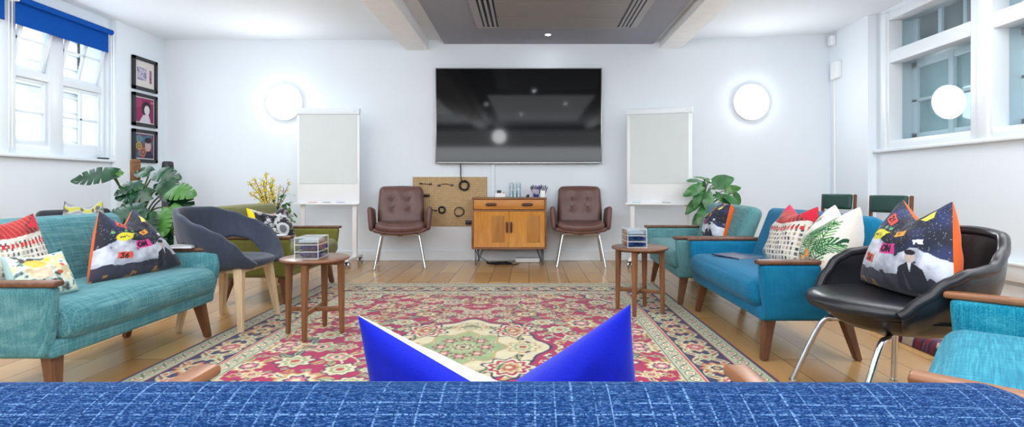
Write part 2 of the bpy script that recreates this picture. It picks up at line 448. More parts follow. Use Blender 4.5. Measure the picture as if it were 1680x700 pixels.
# right windows: secondary pane in front, sash and frosted panes behind
def right_window(name, y0, y1, cols, jamb):
    w = struct_root(name, (XRW, (y0 + y1) / 2, 1.4))
    ox, oy, oz = XRW, (y0 + y1) / 2, 1.4
    def part(nm_, boxes, mat, bev=.006):
        b = B()
        for q in boxes: bx(b, q[0] - ox, q[1] - ox, q[2] - oy, q[3] - oy, q[4] - oz, q[5] - oz, bev, 2)
        return struct(nm_, b, mat, w)
    X0 = 4.055
    j0, j1 = jamb
    part('frame', [(X0, 4.36, y1, j1, 1.40, 2.93), (X0, 4.36, j0, y0, 1.40, 2.93), (X0, 4.36, y0, y1, 1.40, 1.49), (X0, 4.36, y0, y1, 2.845, 2.93), (X0 + .01, 4.36, y0, y1, 2.362, 2.50),
                   (X0 - .02, X0 + .05, y1 + .03, j1 + .02, 1.37, 2.94)], TRIM)
    xs0, xs1 = 4.31, 4.345
    bars = []
    d = .085
    n = cols
    bars += [(xs0, xs1, y1 - d, y1, 1.49, 2.362), (xs0, xs1, y0, y0 + .05, 1.49, 2.362), (xs0, xs1, y0, y1, 1.49, 1.57), (xs0, xs1, y0, y1, 2.29, 2.362)]
    ym = (y0 + y1 - .03) / 2
    bars += [(xs0 - .012, xs1, ym - .03, ym + .03, 1.49, 2.362), (xs0, xs1, y0, y1, 1.915, 1.95)]
    bars += [(xs0, xs1, y1 - d, y1, 2.50, 2.845), (xs0, xs1, y0, y0 + .05, 2.50, 2.845)]
    for k in range(1, 3):
        yy = y0 + .05 + (y1 - d - y0 - .05) * k / 3
        bars.append((xs0, xs1, yy - .022, yy + .022, 2.50, 2.845))
    part('sash', bars, TRIM, .004)
    part('frosted_pane', [(4.348, 4.352, y0, y1, 1.49, 2.362)], FROST, 0)
    part('dark_pane', [(4.348, 4.352, y0, y1, 2.50, 2.845)], SLATE, 0)
    part('pane', [(4.205, 4.209, y0, y1, 1.49, 2.362)], PANE2, 0)
    part('upper_pane', [(4.205, 4.209, y0, y1, 2.50, 2.845)], PANE2, 0)
right_window('window_1', 4.705, 5.77, 2, (4.60, 5.86))
right_window('window_2', 3.42, 4.485, 2, (3.2, 4.598))
b = B(); bx(b, XRW - .05, XRW + .02, 3.1, 5.99, 1.365, 1.40, .008, 2); struct('trim_6', b, TRIM)['label'] = 'white window sill on the right wall'
# left windows
b = B(); bx(b, XLW - .25, XLW + .05, 3.4, 5.955, 1.255, 1.285, .006, 2); struct('trim_7', b, TRIM)['label'] = 'white window sill on the left wall'
def left_window(name, y0, y1, A, Bq):
    w = struct_root(name, (XLW, (y0 + y1) / 2, 1.285))
    ox, oy, oz = XLW, (y0 + y1) / 2, 1.285
    def part(nm_, boxes, mat, bev=.005):
        b = B()
        for q in boxes: bx(b, q[0] - ox, q[1] - ox, q[2] - oy, q[3] - oy, q[4] - oz, q[5] - oz, bev, 2)
        return struct(nm_, b, mat, w)
    x0, x1 = -5.0, -4.91
    zb, zt, zm0, zm1 = 1.285, 2.80, 2.04, 2.12
    part('frame', [(x0, x1, y0, A[0] - .03, zb, zt), (x0, x1, A[1] + .03, Bq[0] - .03, zb, zt), (x0, x1, Bq[1] + .02, y1, zb, zt), (x0, x1 - .004, y0, y1, zb, zb + .1), (x0, x1 - .004, y0, y1, 2.74, zt),
                   (x0, x1 - .01, y0, y1, zm0, zm1)], TRIM)
    sb = []
    for (a, c, cols) in ((A[0], A[1], 1), (Bq[0], Bq[1], 2)):
        sb += [(-4.98, -4.94, a - .03, a, 1.385, zm0), (-4.98, -4.94, c, c + .03, 1.385, zm0), (-4.98, -4.94, a, c, 1.385, 1.44), (-4.98, -4.94, a, c, zm0 - .03, zm0), (-4.97, -4.945, a, c, 1.70, 1.725)]
        if cols == 2: sb.append((-4.97, -4.945, (a + c) / 2 - .016, (a + c) / 2 + .016, 1.385, zm0))
    part('sash', sb, TRIM, .004)
    part('pane', [(-4.962, -4.958, A[0], A[1], 1.40, zm0 - .01), (-4.962, -4.958, Bq[0], Bq[1], 1.40, zm0 - .01)], PANE, 0)
    for (a, c, cols) in ((A[0], A[1], 1), (Bq[0], Bq[1], 2)):
        b = B(); H = .60; t = .035; W = c - a + .05
        for q in ((-W / 2, -W / 2 + t, 0, H), (W / 2 - t, W / 2, 0, H), (-W / 2, W / 2, 0, t), (-W / 2, W / 2, H - t, H)): bx(b, -.018, .018, q[0], q[1], q[2], q[3], .004, 1)
        bx(b, -.012, .012, -W / 2, W / 2, H * .5 - .012, H * .5 + .012)
        if cols == 2: bx(b, -.012, .012, -.014, .014, 0, H)
        o = struct('hopper_sash', b, TRIM, w, loc=(-4.985 - ox, (a + c) / 2 - oy, zm1 - oz), rot=(0, R(13), 0))
        b = B(); bx(b, -.002, .002, -W / 2 + t, W / 2 - t, t, H - t); struct('pane', b, PANE, o)
left_window('window_3', 4.79, 5.93, (4.93, 5.22), (5.43, 5.87))
left_window('window_4', 3.5, 4.70, (3.66, 3.98), (4.18, 4.60))
def blind(y0, y1, label):
    w = thing('roller_blind', label, 'blind', (XLW + .075, (y0 + y1) / 2, 2.74), group=None)
    L = y1 - y0
    b = B(); tube(b, [(0, -L / 2, 0), (0, L / 2, 0)], .03, 16); mk('roller', b, BLIND, w)
    b = B(); bx(b, -.028, -.024, -L / 2 + .015, L / 2 - .015, -.225, .01); bx(b, -.032, -.02, -L / 2 + .015, L / 2 - .015, -.235, -.22, .003, 1); mk('blind_fabric', b, BLIND, w)
    for s in (-1, 1):
        b = B(); bx(b, -.06, .034, s * (L / 2 + .004) - .004, s * (L / 2 + .004) + .004, -.035, .035, .003, 1); mk('bracket', b, WHITE, w)
    b = B(); tube(b, [(.01, L / 2 + .02, 0), (.01, L / 2 + .02, -1.40)], .0035, 6); tube(b, [(-.02, L / 2 + .02, 0), (-.02, L / 2 + .02, -1.40)], .0035, 6); mk('pull_cord', b, WHITE, w)
blind(4.79, 5.88, 'royal blue roller blind part lowered over the left window nearest the framed pictures')
blind(3.56, 4.72, 'royal blue roller blind cut off by the left edge of the photo')
b = B(); bx(b, -.03, .03, -.05, .05, 0, .018, .004, 2)
tag(mk('remote_control', b, BLACK, loc=(XLW + .012, 5.84, 1.2855)), 'small black object lying on the left window sill', 'remote control')

# street facade beyond the left window
STONE = plain('pale_stone', (246, 246, 242), 0.85, var=0.04, nscale=3)
STONED = plain('grey_stone', (190, 194, 200), 0.85, var=0.06, nscale=3)
BRICK = plain('dark_brick', (66, 58, 66), 0.85, var=0.15, nscale=8)
GLASSD = plain('street_window_glass', (168, 180, 190), 0.35, var=0.05)
bd = thing('street_building', 'pale stone street building seen through the left windows', 'building', (-9.6, 7.5, -3))
b = B(); bx(b, -.4, 0, -9, 9, 0, 11); mk('wall', b, STONE, bd)
b = B()
for z in (3.2, 4.25, 5.9, 6.15, 7.2): bx(b, 0, .16, -9, 9, z, z + .1)
for y in (-3.5, -1.2): bx(b, 0, .1, y - .12, y + .12, 3.2, 11)
mk('stone_band', b, STONED, bd)
for y in (-2.9, -1.9, -.6, .45, 4.3):
    for z in (4.45, 6.4):
        b = B(); bx(b, .0, .05, y, y + .62, z, z + 1.25); f = mk('window', b, TRIM, bd)
        b = B(); bx(b, .045, .06, y + .07, y + .55, z + .07, z + 1.18); mk('pane', b, GLASSD, f)
b = B()
for k in range(56): bx(b, .02, .2, 3.37, 3.37 + (.26 if k % 2 else .19), 3.4 + k * .13, 3.4 + k * .13 + .115)
mk('brick_pier', b, BRICK, bd)
b = B()
for k in range(24): bx(b, .0, .07, 1.2, 3.35, 3.4 + k * .30, 3.4 + k * .30 + .035)
mk('stone_joint', b, STONED, bd)
b = B(); bx(b, -6, 6, -12, 25, -3.2, -3.0); o = struct('ground', b, STONED, loc=(-8, 0, 0)); b = None

# ------------------------------------------------------------------ lamps and ceiling fittings
def wall_lamp(loc, rz, label):
    w = thing('wall_lamp', label, 'lamp', loc, rz, 'round white wall lamps')
    b = B(); lathe(b, [(0, 0), (.235, 0), (.235, .04), (.222, .045), (0, .045)], 48, rot=(R(90), 0, 0)); mk('lamp_base', b, WHITE, w)
    b = B(); lathe(b, [(.22, .045), (.215, .06), (.17, .085), (.1, .1), (0, .105)], 48, rot=(R(90), 0, 0)); mk('lamp_lens', b, LAMP, w, ang=80)
wall_lamp((-3.21, YB, 2.08), 0, 'glowing round wall lamp above the left flip chart')
wall_lamp((2.917, YB, 2.08), 0, 'glowing round wall lamp right of the right flip chart')
wall_lamp((-.95, YR, 2.55), PI, 'glowing round wall lamp on the wall behind the blue tweed sofa')
def spot(x, y, label):
    w = thing('ceiling_spotlight', label, 'spotlight', (x, y, 2.85), 0, 'recessed ceiling spotlights')
    b = B(); lathe(b, [(.028, -.001), (.03, -.004), (.045, -.004), (.048, 0), (.028, 0)], 24); mk('bezel', b, WHITE, w)
    b = B(); lathe(b, [(0, -.0025), (.028, -.0025), (.028, -.0005), (0, -.0005)], 24); mk('spot_lens', b, SPOTE, w)
spot(.234, 6.33, 'bright recessed spotlight in the dropped ceiling above the television')
for x, y in ((.1, 3.29), (-.98, 1.64), (.83, 1.72), (-.2, .05)): spot(x, y, 'recessed ceiling spotlight in the dropped ceiling, out of frame, seen mirrored in the television')
ac = thing('air_conditioner', 'grey ceiling cassette air conditioner with slotted vents set in the dropped ceiling', 'air conditioner', (.245, 4.7, 2.85))
ACG = plain('ac_grey', (150, 147, 144), 0.5, var=0.02); ACF = plain('ac_frame', (168, 168, 172), 0.5, var=0.02)
b = B()
for q in ((-.86, -.78, -1.33, 1.33), (.94, 1.02, -1.33, 1.33)): bx(b, q[0], q[1], q[2], q[3], -.012, 0, .003, 1)
bx(b, -.78, .94, 1.31, 1.33, -.012, 0, .003, 1); bx(b, -.78, .94, -1.33, -1.31, -.012, 0, .003, 1)
mk('frame', b, ACF, ac)
b = B()
for y0 in (-1.31, -.86, -.41, .04, .49, .94): bx(b, -.60, .78, y0 + .004, y0 + (.446 if y0 < .9 else .37), -.016, 0, .003, 1)
mk('grille_panel', b, ACG, ac)
for q in ((-.78, -.60), (.78, .94)):
    b = B(); bx(b, q[0], q[1], -1.31, 1.31, -.003, 0); mk('vent_slot', b, BLACK, ac)
for x in (-.75, -.695, -.64, .815, .86, .905):
    b = B(); bx(b, x - .009, x + .018, -1.31, 1.31, -.012, -.002, .002, 1); mk('vent_blade', b, ACF, ac)
# sensors and conduit on the right wall
w = thing('motion_sensor', 'small white motion sensor high in the back right corner', 'sensor', (XR + .004, 6.66, 2.87))
b = B(); box(b, (-.035, 0, 0), (.07, .09, .13), .02, 3); mk('sensor_body', b, WHITE, w)
b = B(); box(b, (-.072, 0, -.02), (.012, .06, .05), .005, 2); mk('sensor_lens', b, TRIM, w)
w = thing('junction_box', 'flat white wall box with conduit running down near the back right corner', 'box', (XR + .004, 6.58, 2.47))
b = B(); box(b, (-.03, 0, 0), (.06, .16, .22), .012, 2); mk('box_body', b, WHITE, w)
b = B(); tube(b, [(-.012, .06, -.1), (-.012, .06, -2.33)], .011, 8); mk('conduit', b, WHITE, w)
# ------------------------------------------------------------------ sofas
def bez(p):  # blanket helper for tapered square leg
    return p
def leg_bm(x0, y0, z0, x1, y1, z1, a0, a1):
    b = bmesh.new()
    top = [(x0 + sx * a0, y0 + sy * a0, z0) for sx, sy in ((-1, -1), (1, -1), (1, 1), (-1, 1))]
    bot = [(x1 + sx * a1, y1 + sy * a1, z1) for sx, sy in ((-1, -1), (1, -1), (1, 1), (-1, 1))]
    t = [b.verts.new(p) for p in top]; u = [b.verts.new(p) for p in bot]
    b.faces.new(t); b.faces.new(u[::-1])
    for k in range(4): b.faces.new((t[k], u[k], u[(k + 1) % 4], t[(k + 1) % 4]))
    bmesh.ops.bevel(b, geom=b.edges[:], offset=.007, segments=3, affect='EDGES')
    return b

def sofa(label, loc, rz, L, mat, capmat=WALNUT, legmat=LEGWOOD, name='sofa', cat='sofa', group=None, cols=5, back_z=.80, lean=.17, bw=.15):
    w = thing(name, label, cat, loc, rz, group)
    hl = L / 2
    # base rail, seat, back
    b = B(); box(b, (0, .335, .268), (L - .10, .61, .085), .022, 3); mk('base_rail', b, mat, w)
    b = B(); softbox(b, (0, .30, .372), (L - .135, .63, .165), .07, (0, .012, .02)); mk('seat', b, mat, w, 80)
    b = B()
    ang = math.atan2(lean, back_z - .36)
    hgt = (back_z - .33) / math.cos(ang)
    softbox(b, (0, .60, .33 + (back_z - .33) / 2), (L - bw, .13, hgt), .05, (0, .022, .006), rot=(-ang, 0, 0), cuts=15); bk = mk('backrest', b, mat, w, 80)
    step = (L - .2) / cols
    for k in range(cols):
        x = (k - (cols - 1) / 2) * step
        b = B(); lathe(b, [(0, .007), (.008, .006), (.013, .002), (.013, -.006)], 14, rot=(R(90), 0, 0))
        fz = .63; fy = .60 + (fz - (.33 + (back_z - .33) / 2)) * math.tan(ang) - (.064 + .020 * (1 - (x / (L / 2 - bw / 2)) ** 2)) / math.cos(ang)
        mk('button', b, mat, bk, loc=(x, fy, fz))
    # arms with wooden caps
    for s in (-1, 1):
        b = B()
        def wp(v, s=s):
            z = v.z; k = (z + .155) / .31
            v = v.copy()
            v.x += -s * .022 * (1 - k) * 1.0 + 0
            v.y += (.05 * (1 - k) if v.y < 0 else -.05 * (1 - k) * 0) + .02 * (abs(v.x) * 0)
            return v
        softbox(b, (s * (hl - .033), .315, .392), (.062, .62, .312), .02, (.004, .012, 0), warp=wp)
        a = mk('arm', b, mat, w, 60)
        b = B()
        box(b, (s * (hl - .028), .30, .561), (.058, .63, .026), .010, 3)
        mk('arm_cap', b, capmat, a)
    for sx in (-1, 1):
        mk('leg', leg_bm(sx * (hl - .115), .10, .25, sx * (hl - .085), .055, 0, .032, .019), legmat, w)
        mk('leg', leg_bm(sx * (hl - .115), .52, .25, sx * (hl - .085), .585, 0, .030, .019), legmat, w)
    return w

sofa('pale teal two-seat sofa with slub fabric at front left, dark starry print cushion on it', (-2.03, 2.79, 0), R(90), 1.24, TEAL)
sofa('olive green two-seat sofa on the left, in front of left flip chart', (-1.945, 4.715, 0), R(90), 1.14, OLIVE, cols=4)
sofa('bright blue two-seat sofa on the right with leaf print cushion', (1.265, 3.445, 0), R(-90), 1.30, BLUE, cols=4, bw=.07)
sofa('grey teal two-seat sofa at back right beside the right flip chart', (1.20, 4.74, 0), R(-91.5), 1.22, TEAL2)
sofa('turquoise sofa with oak arm caps cut off by right edge, behind black leather armchair', (1.235, 1.55, 0), R(-131.9), 1.22, TURQ, capmat=ARMWOOD)
sofa('dark blue tweed sofa across the bottom edge, seen from behind', (-.13, 1.16, 0), R(180), 1.26, DENIM, capmat=ARMWOOD, back_z=.772, lean=.15, bw=-.02)

# ------------------------------------------------------------------ round side tables with clear drawer boxes
def round_table(label, loc, rz, group):
    w = thing('side_table', label, 'table', loc, rz, group)
    b = B(); lathe(b, [(0, .486), (.205, .486), (.214, .490), (.217, .497), (.214, .504), (.205, .507), (0, .507)], 64); mk('tabletop', b, TABLEW, w)
    for k in range(4):
        a = k * PI / 2
        c, s = math.cos(a), math.sin(a)
        mk('leg', leg_bm(.168 * c, .168 * s, .486, .175 * c, .175 * s, 0, .021, .014), TLEG, w)
    b = B(); box(b, (0, 0, .165), (.33, .018, .03), .004, 2); mk('stretcher', b, TLEG, w)
    b = B(); box(b, (0, 0, .165), (.018, .33, .03), .004, 2); mk('stretcher', b, TLEG, w)
    b = B(); box(b, (0, 0, .47), (.33, .02, .032), .003, 1); mk('top_rail', b, TLEG, w)
    b = B(); box(b, (0, 0, .47), (.02, .33, .032), .003, 1); mk('top_rail', b, TLEG, w)
    return w
tb = round_table('small round wooden side table standing by the olive sofa', (-1.41, 3.375, .0075), R(2), 'round side tables')
dup(tb, (.857, 3.966, .0075), R(-25 + 90), 'small round wooden side table standing by the bright blue sofa')
PAPERB = plain('navy_packets', (36, 54, 140), 0.5, var=0.3, nscale=40); PAPERW = plain('white_papers', (232, 234, 238), 0.7)
def drawer_box(label, loc, rz):
    w = thing('acrylic_drawer_box', label, 'drawer box', loc, rz, 'clear acrylic drawer boxes')
    W, D, H, t = .145, .20, .135, .004
    b = B()
    bx(b, -W / 2, W / 2, -D / 2, D / 2, 0, t); bx(b, -W / 2, W / 2, -D / 2, D / 2, H - t, H)
    bx(b, -W / 2, -W / 2 + t, -D / 2, D / 2, t, H - t); bx(b, W / 2 - t, W / 2, -D / 2, D / 2, t, H - t); bx(b, -W / 2 + t, W / 2 - t, D / 2 - t, D / 2, t, H - t)
    mk('case', b, ACRYL, w)
    ED = plain('acrylic_edge', (214, 224, 230), 0.2)
    b = B(); e = .0035
    for x in (-W / 2, W / 2):
        for y in (-D / 2, D / 2): bx(b, x - e / 2, x + e / 2, y - e / 2, y + e / 2, 0, H)
    for z in (0.002, H / 3, 2 * H / 3, H):
        for x in (-W / 2, W / 2): bx(b, x - e / 2, x + e / 2, -D / 2, D / 2, z - e / 2, z + e / 2)
        bx(b, -W / 2, W / 2, -D / 2 - e / 2, -D / 2 + e / 2, z - e / 2, z + e / 2); bx(b, -W / 2, W / 2, D / 2 - e / 2, D / 2 + e / 2, z - e / 2, z + e / 2)
    mk('case_edge', b, ED, w)
    for k in range(3):
        z = k * (H / 3) + .003
        b = B(); bx(b, -W / 2 + .006, W / 2 - .006, -D / 2 + .002, D / 2 - .008, z + .002, z + .005); bx(b, -W / 2 + .006, W / 2 - .006, -D / 2 + .001, -D / 2 + .004, z + .002, z + .04); d = mk('drawer', b, ACRYL, w)
        b = B(); 
        if k < 2:
            for q in range(5): box(b, (-.045 + q * .0225, RNG.uniform(-.02, .02), z + .018), (.026, .13, .022), .006, 2, rot=(0, RNG.uniform(-.3, .3), RNG.uniform(-.4, .4)))
        else: box(b, (0, 0, z + .016), (.115, .15, .02), .003, 1)
        mk('drawer_contents', b, PAPERB if k < 2 else PAPERW, d)
    return w
drawer_box('clear three-drawer box of blue packets on the left round table', (-1.425, 3.36, .515), R(4))
drawer_box('clear three-drawer box of blue packets on the right round table', (.81, 3.955, .515), R(3))

# ------------------------------------------------------------------ tub chair and black armchair
def band(b, phis, top, bot, n=8, bulge=0.0, zbow=1.0):
    grid = []
    for p in phis:
        (ta, tz), (ba, bz) = top(p), bot(p)
        row = []
        for j in range(n + 1):
            t = j / n
            rx = ba[0] + (ta[0] - ba[0]) * t ** zbow + bulge * math.sin(PI * t)
            ry = ba[1] + (ta[1] - ba[1]) * t ** zbow + bulge * math.sin(PI * t)
            row.append(b.verts.new((rx * math.sin(R(p)), ry * math.cos(R(p)), bz + (tz - bz) * t)))
        grid.append(row)
    for r0, r1 in zip(grid[:-1], grid[1:]):
        for j in range(n): b.faces.new((r0[j], r1[j], r1[j + 1], r0[j + 1]))
    return grid

def mods(o, thick=None, sub=1, offset=0):
    if thick:
        m = o.modifiers.new('solid', 'SOLIDIFY'); m.thickness = thick; m.offset = offset
    if sub:
        m = o.modifiers.new('sub', 'SUBSURF'); m.levels = sub; m.render_levels = sub
    return o

w = thing('tub_chair', 'dark grey felt tub chair on pale birch legs between teal and olive sofas', 'chair', (-2.13, 3.66, 0), R(88))
TT = [(0, .835), (35, .83), (60, .79), (85, .73), (108, .675), (124, .60), (138, .50), (150, .45)]
TB = [(0, .45), (28, .455), (40, .57), (60, .595), (85, .57), (100, .50), (112, .44), (150, .425)]
b = B()
band(b, [i * 5 - 150 for i in range(61)], lambda p: ((.325, .335), interp(abs(p), TT)), lambda p: ((.275, .275), interp(abs(p), TB)), 8, .012)
mods(mk('shell', b, FELT, w, 80, recalc=False), .035, 1)
b = B(); lathe(b, [(0, .452), (.14, .455), (.22, .468), (.262, .476), (.285, .465), (.29, .445), (.27, .425), (.2, .405), (0, .40)], 40, sx=1.0, sy=.98); mk('seat', b, FELT, w, 80)
b = B(); box(b, (0, 0, .40), (.36, .36, .03), .008, 2); mk('seat_frame', b, BIRCH, w)
for sx in (-1, 1):
    for sy in (-1, 1):
        b = B()
        lb = leg_bm(sx * .175, sy * .165, .425, sx * .235, sy * .215, 0, .03, .017); mk('leg', lb, BIRCH, w)

w = thing('leather_armchair', 'black leather bucket armchair on chrome legs with a starry print cushion', 'armchair', (1.69, 2.34, 0), R(-88))
KT = [(0, .775), (35, .765), (55, .70), (70, .65), (88, .635), (101, .60), (113, .53), (126, .455)]
def ktop(p): return ((.345, .36), interp(abs(p), KT))
def kbot(p): return ((.235, .235), interp(abs(p), [(0, .35), (126, .365)]))
b = B(); ph = [i * 4.2 - 126 for i in range(61)]
g = band(b, ph, ktop, kbot, 9, .035, 1.0)
mods(mk('shell', b, LEATHER_K, w, 80, recalc=False), .028, 1)
b = B(); pts = [(.345 * math.sin(R(p)), .36 * math.cos(R(p)), interp(abs(p), KT)) for p in ph]
tube(b, pts, .022, 12); mk('rolled_edge', b, LEATHER_K, w, 80)
b = B(); lathe(b, [(0, .335), (.15, .337), (.23, .35), (.29, .385), (.325, .425), (.31, .43), (.2, .415), (0, .41)], 48, sx=.98, sy=1.02); mk('seat_pan', b, LEATHER_K, w, 80)
b = B(); lathe(b, [(0, .40), (.24, .40), (.29, .415), (.305, .44), (.29, .462), (.24, .474), (.12, .468), (0, .462)], 48, c=(0, -.065, .016), sx=1.0, sy=1.10); mk('seat_cushion', b, LEATHER_K, w, 80)
for sx in (-1, 1):
    for sy in (-1, 1):
        x1, y1 = sx * .24, (-.36 if sy < 0 else .16)
        b = B(); tube(b, smooth_path([(sx * .10, sy * .09 - .02, .345), (sx * .17, sy * .15 - .03, .335), (sx * .20, sy * .19 - .05, .30), (x1, y1, .01)], 5), .0135, 12)
        lathe(b, [(0, 0), (.017, 0), (.017, .012), (0, .016)], 14, c=(x1, y1, 0)); mk('leg', b, CHROME, w, 60)

# ------------------------------------------------------------------ brown leather chairs by the cabinet
def brown_chair(label, loc, rz):
    w = thing('leather_chair', label, 'chair', loc, rz, 'brown leather chairs against the back wall')
    def wp(v):
        v = v.copy(); k = min(1, abs(v.x) / .3); v.z += .035 * k * k; v.y += -.03 * (1 - k * k) if v.y < 0 else 0; return v
    b = B(); softbox(b, (0, -.04, .478), (.56, .54, .10), .045, (0, .0, .015), warp=wp); mk('seat', b, LEATHER_B, w, 80)
    b = B(); softbox(b, (0, -.02, .428), (.62, .54, .05), .024, (0, 0, 0), warp=wp); mk('seat_shell', b, LEATHER_B, w, 80)
    tilt = -R(13)
    def wq(v):
        v = v.copy(); d = 0
        for bxx in (-.1, .1):
            for bz in (-.02, .10):
                r2 = (v.x - bxx) ** 2 + (v.z - bz) ** 2; d += .022 * math.exp(-r2 / .0022)
                d += .006 * math.exp(-((v.x - bxx) ** 2) / .0006) * math.exp(-((v.z - bz) ** 2) / .02)
        if v.y < 0: v.y += d
        v.x *= 1 - .06 * max(0, v.z / .25)
        v.y -= .10 * (v.x) ** 2
        return v
    b = B(); softbox(b, (0, .235, .725), (.57, .115, .50), .055, (0, .02, .012), rot=(tilt, 0, 0), cuts=27, warp=wq); bk = mk('backrest', b, LEATHER_B, w, 80)
    M = xf((0, .235, .725), (tilt, 0, 0))
    for bxx in (-.1, .1):
        for bz in (-.02, .10):
            b = B(); lathe(b, [(0, .009), (.009, .007), (.013, 0), (.013, -.008)], 12, rot=(R(90), 0, 0)); p = M @ Vector((bxx, -.053, bz)); mk('button', b, LEATHER_B, bk, loc=p)
    for s in (-1, 1):
        b = B(); softbox(b, (s * .335, .0, .575), (.062, .46, .285), .03, (.004, .006, .004), rot=(R(-5), s * R(5), 0), cuts=9); mk('arm', b, LEATHER_B, w, 80)
    b = B(); tube(b, [(-.2, -.17, .398), (.2, -.17, .398)], .011, 10); mk('cross_tube', b, CHROME, w)
    b = B(); tube(b, [(-.2, .17, .398), (.2, .17, .398)], .011, 10); mk('cross_tube', b, CHROME, w)
    b = B(); box(b, (0, -.15, .392), (.07, .05, .02), .004, 1); mk('fixing_block', b, BLACK, w)
    for s in (-1, 1):
        for (y0, y1) in ((-.17, -.27), (.17, .26)):
            b = B(); tube(b, smooth_path([(s * .16, y0, .398), (s * .205, y0, .392), (s * .225, y0 * 1.03, .36), (s * .29, y1, .008)], 5), .0125, 12)
            lathe(b, [(0, 0), (.016, 0), (.016, .012), (0, .014)], 12, c=(s * .29, y1, 0)); mk('leg', b, CHROME, w, 60)
    return w
brown_chair('worn brown leather armchair on chrome legs left of the teak cabinet', (-1.575, 6.28, 0), R(12))
brown_chair('brown buttoned leather armchair on chrome legs right of the teak cabinet', (.64, 6.40, 0), R(-3))

# ------------------------------------------------------------------ teak cabinet
cab = thing('cabinet', 'teak cabinet with one drawer and two doors on hairpin legs under television', 'cabinet', (-.2445, 6.49, 0))
W2, D2, z0, z1 = .461, .21, .205, .838
b = B()
bx(b, -W2, W2, -D2, D2, z1 - .022, z1, .003, 2); bx(b, -W2, W2, -D2, D2, z0, z0 + .022, .003, 2)
bx(b, -W2, -W2 + .022, -D2, D2, z0 + .02, z1 - .02, .003, 2); bx(b, W2 - .022, W2, -D2, D2, z0 + .02, z1 - .02, .003, 2)
bx(b, -W2 + .02, W2 - .02, D2 - .012, D2, z0 + .02, z1 - .02); bx(b, -W2 + .02, W2 - .02, -D2 + .006, D2 - .01, .672, .690)
mk('carcass', b, TEAKD, cab)
HAND = wood('handle_rosewood', (92, 56, 40), (58, 36, 28), (4, 30, 30), .35)
b = B(); bx(b, -W2 + .026, W2 - .026, -D2 + .008, -D2 + .03, .694, .812, .003, 2); d = mk('drawer', b, TEAKH, cab)
for x in (-.222, .222):
    b = B(); softbox(b, (x, -D2 - .006, .753), (.135, .028, .03), .013, (0, 0, .004), cuts=7); mk('handle', b, HAND, d, 70)
for s in (-1, 1):
    b = B(); x0, x1 = (-W2 + .025, -.0015) if s < 0 else (.0015, W2 - .025)
    # bevelled frame with a darker sunken panel
    zz0, zz1 = z0 + .025, .669; yf = -D2 + .006
    o_ = [(x0, yf, zz0), (x1, yf, zz0), (x1, yf, zz1), (x0, yf, zz1)]
    m_ = .055
    i_ = [(x0 + m_, yf + .010, zz0 + m_), (x1 - m_, yf + .010, zz0 + m_), (x1 - m_, yf + .010, zz1 - m_), (x0 + m_, yf + .010, zz1 - m_)]
    k_ = [(q[0], yf + .024, q[2]) for q in o_]
    vo = [b.verts.new(q) for q in o_]; vi = [b.verts.new(q) for q in i_]; vk = [b.verts.new(q) for q in k_]
    b.faces.new(vi)
    for k in range(4):
        b.faces.new((vo[k], vo[(k + 1) % 4], vi[(k + 1) % 4], vi[k])); b.faces.new((vk[k], vk[(k + 1) % 4], vo[(k + 1) % 4], vo[k]))
    b.faces.new(vk[::-1])
    d = mk('door', b, TEAK, cab, 15)
    b = B(); xc = (x0 + x1) / 2; xa = x0 + m_ + (x1 - x0 - 2 * m_) * (.5 if s < 0 else .5); xb = x1 - m_
    bx(b, xa, xb, yf + .0075, yf + .012, zz0 + m_, zz1 - m_); mk('veneer_panel', b, wood('teak_figure', (190, 128, 46), (152, 96, 28), (22, 30, 3), .4), d)
    b = B(); softbox(b, (s * .026, yf - .014, .475), (.024, .03, .135), .011, (.0, 0, 0), cuts=7); mk('handle', b, HAND, d, 70)
for sx in (-1, 1):
    for sy in (-1, 1):
        b = B(); bt = (sx * .415, sy * .165, .008)
        tube(b, smooth_path([(sx * .42, sy * .18, z0), (sx * .418, sy * .17, .06), bt, (sx * .405, sy * .165, .02), (sx * .335, sy * .16, z0)], 5), .0055, 8); tube(b, [(sx * .40, sy * .10, z0), bt], .0055, 8)
        mk('hairpin_leg', b, STEEL, cab)
# ------------------------------------------------------------------ numpy painting
def s2l(a):
    a = np.clip(a / 255.0, 0, 1)
    return np.where(a <= .04045, a / 12.92, ((a + .055) / 1.055) ** 2.4)

def vnoise(X, Y, f, seed, octv=3):
    r = np.random.default_rng(seed); out = np.zeros_like(X); amp = 1.0; tot = 0
    for o in range(octv):
        T = r.random((64, 64)); x = X * f; y = Y * f
        xi = np.floor(x).astype(int); yi = np.floor(y).astype(int); fx = x - xi; fy = y - yi
        fx = fx * fx * (3 - 2 * fx); fy = fy * fy * (3 - 2 * fy)
        g = lambda a, b_: T[a % 64, b_ % 64]
        out += amp * ((g(xi, yi) * (1 - fx) + g(xi + 1, yi) * fx) * (1 - fy) + (g(xi, yi + 1) * (1 - fx) + g(xi + 1, yi + 1) * fx) * fy)
        tot += amp; amp *= .5; f *= 2
    return out / tot

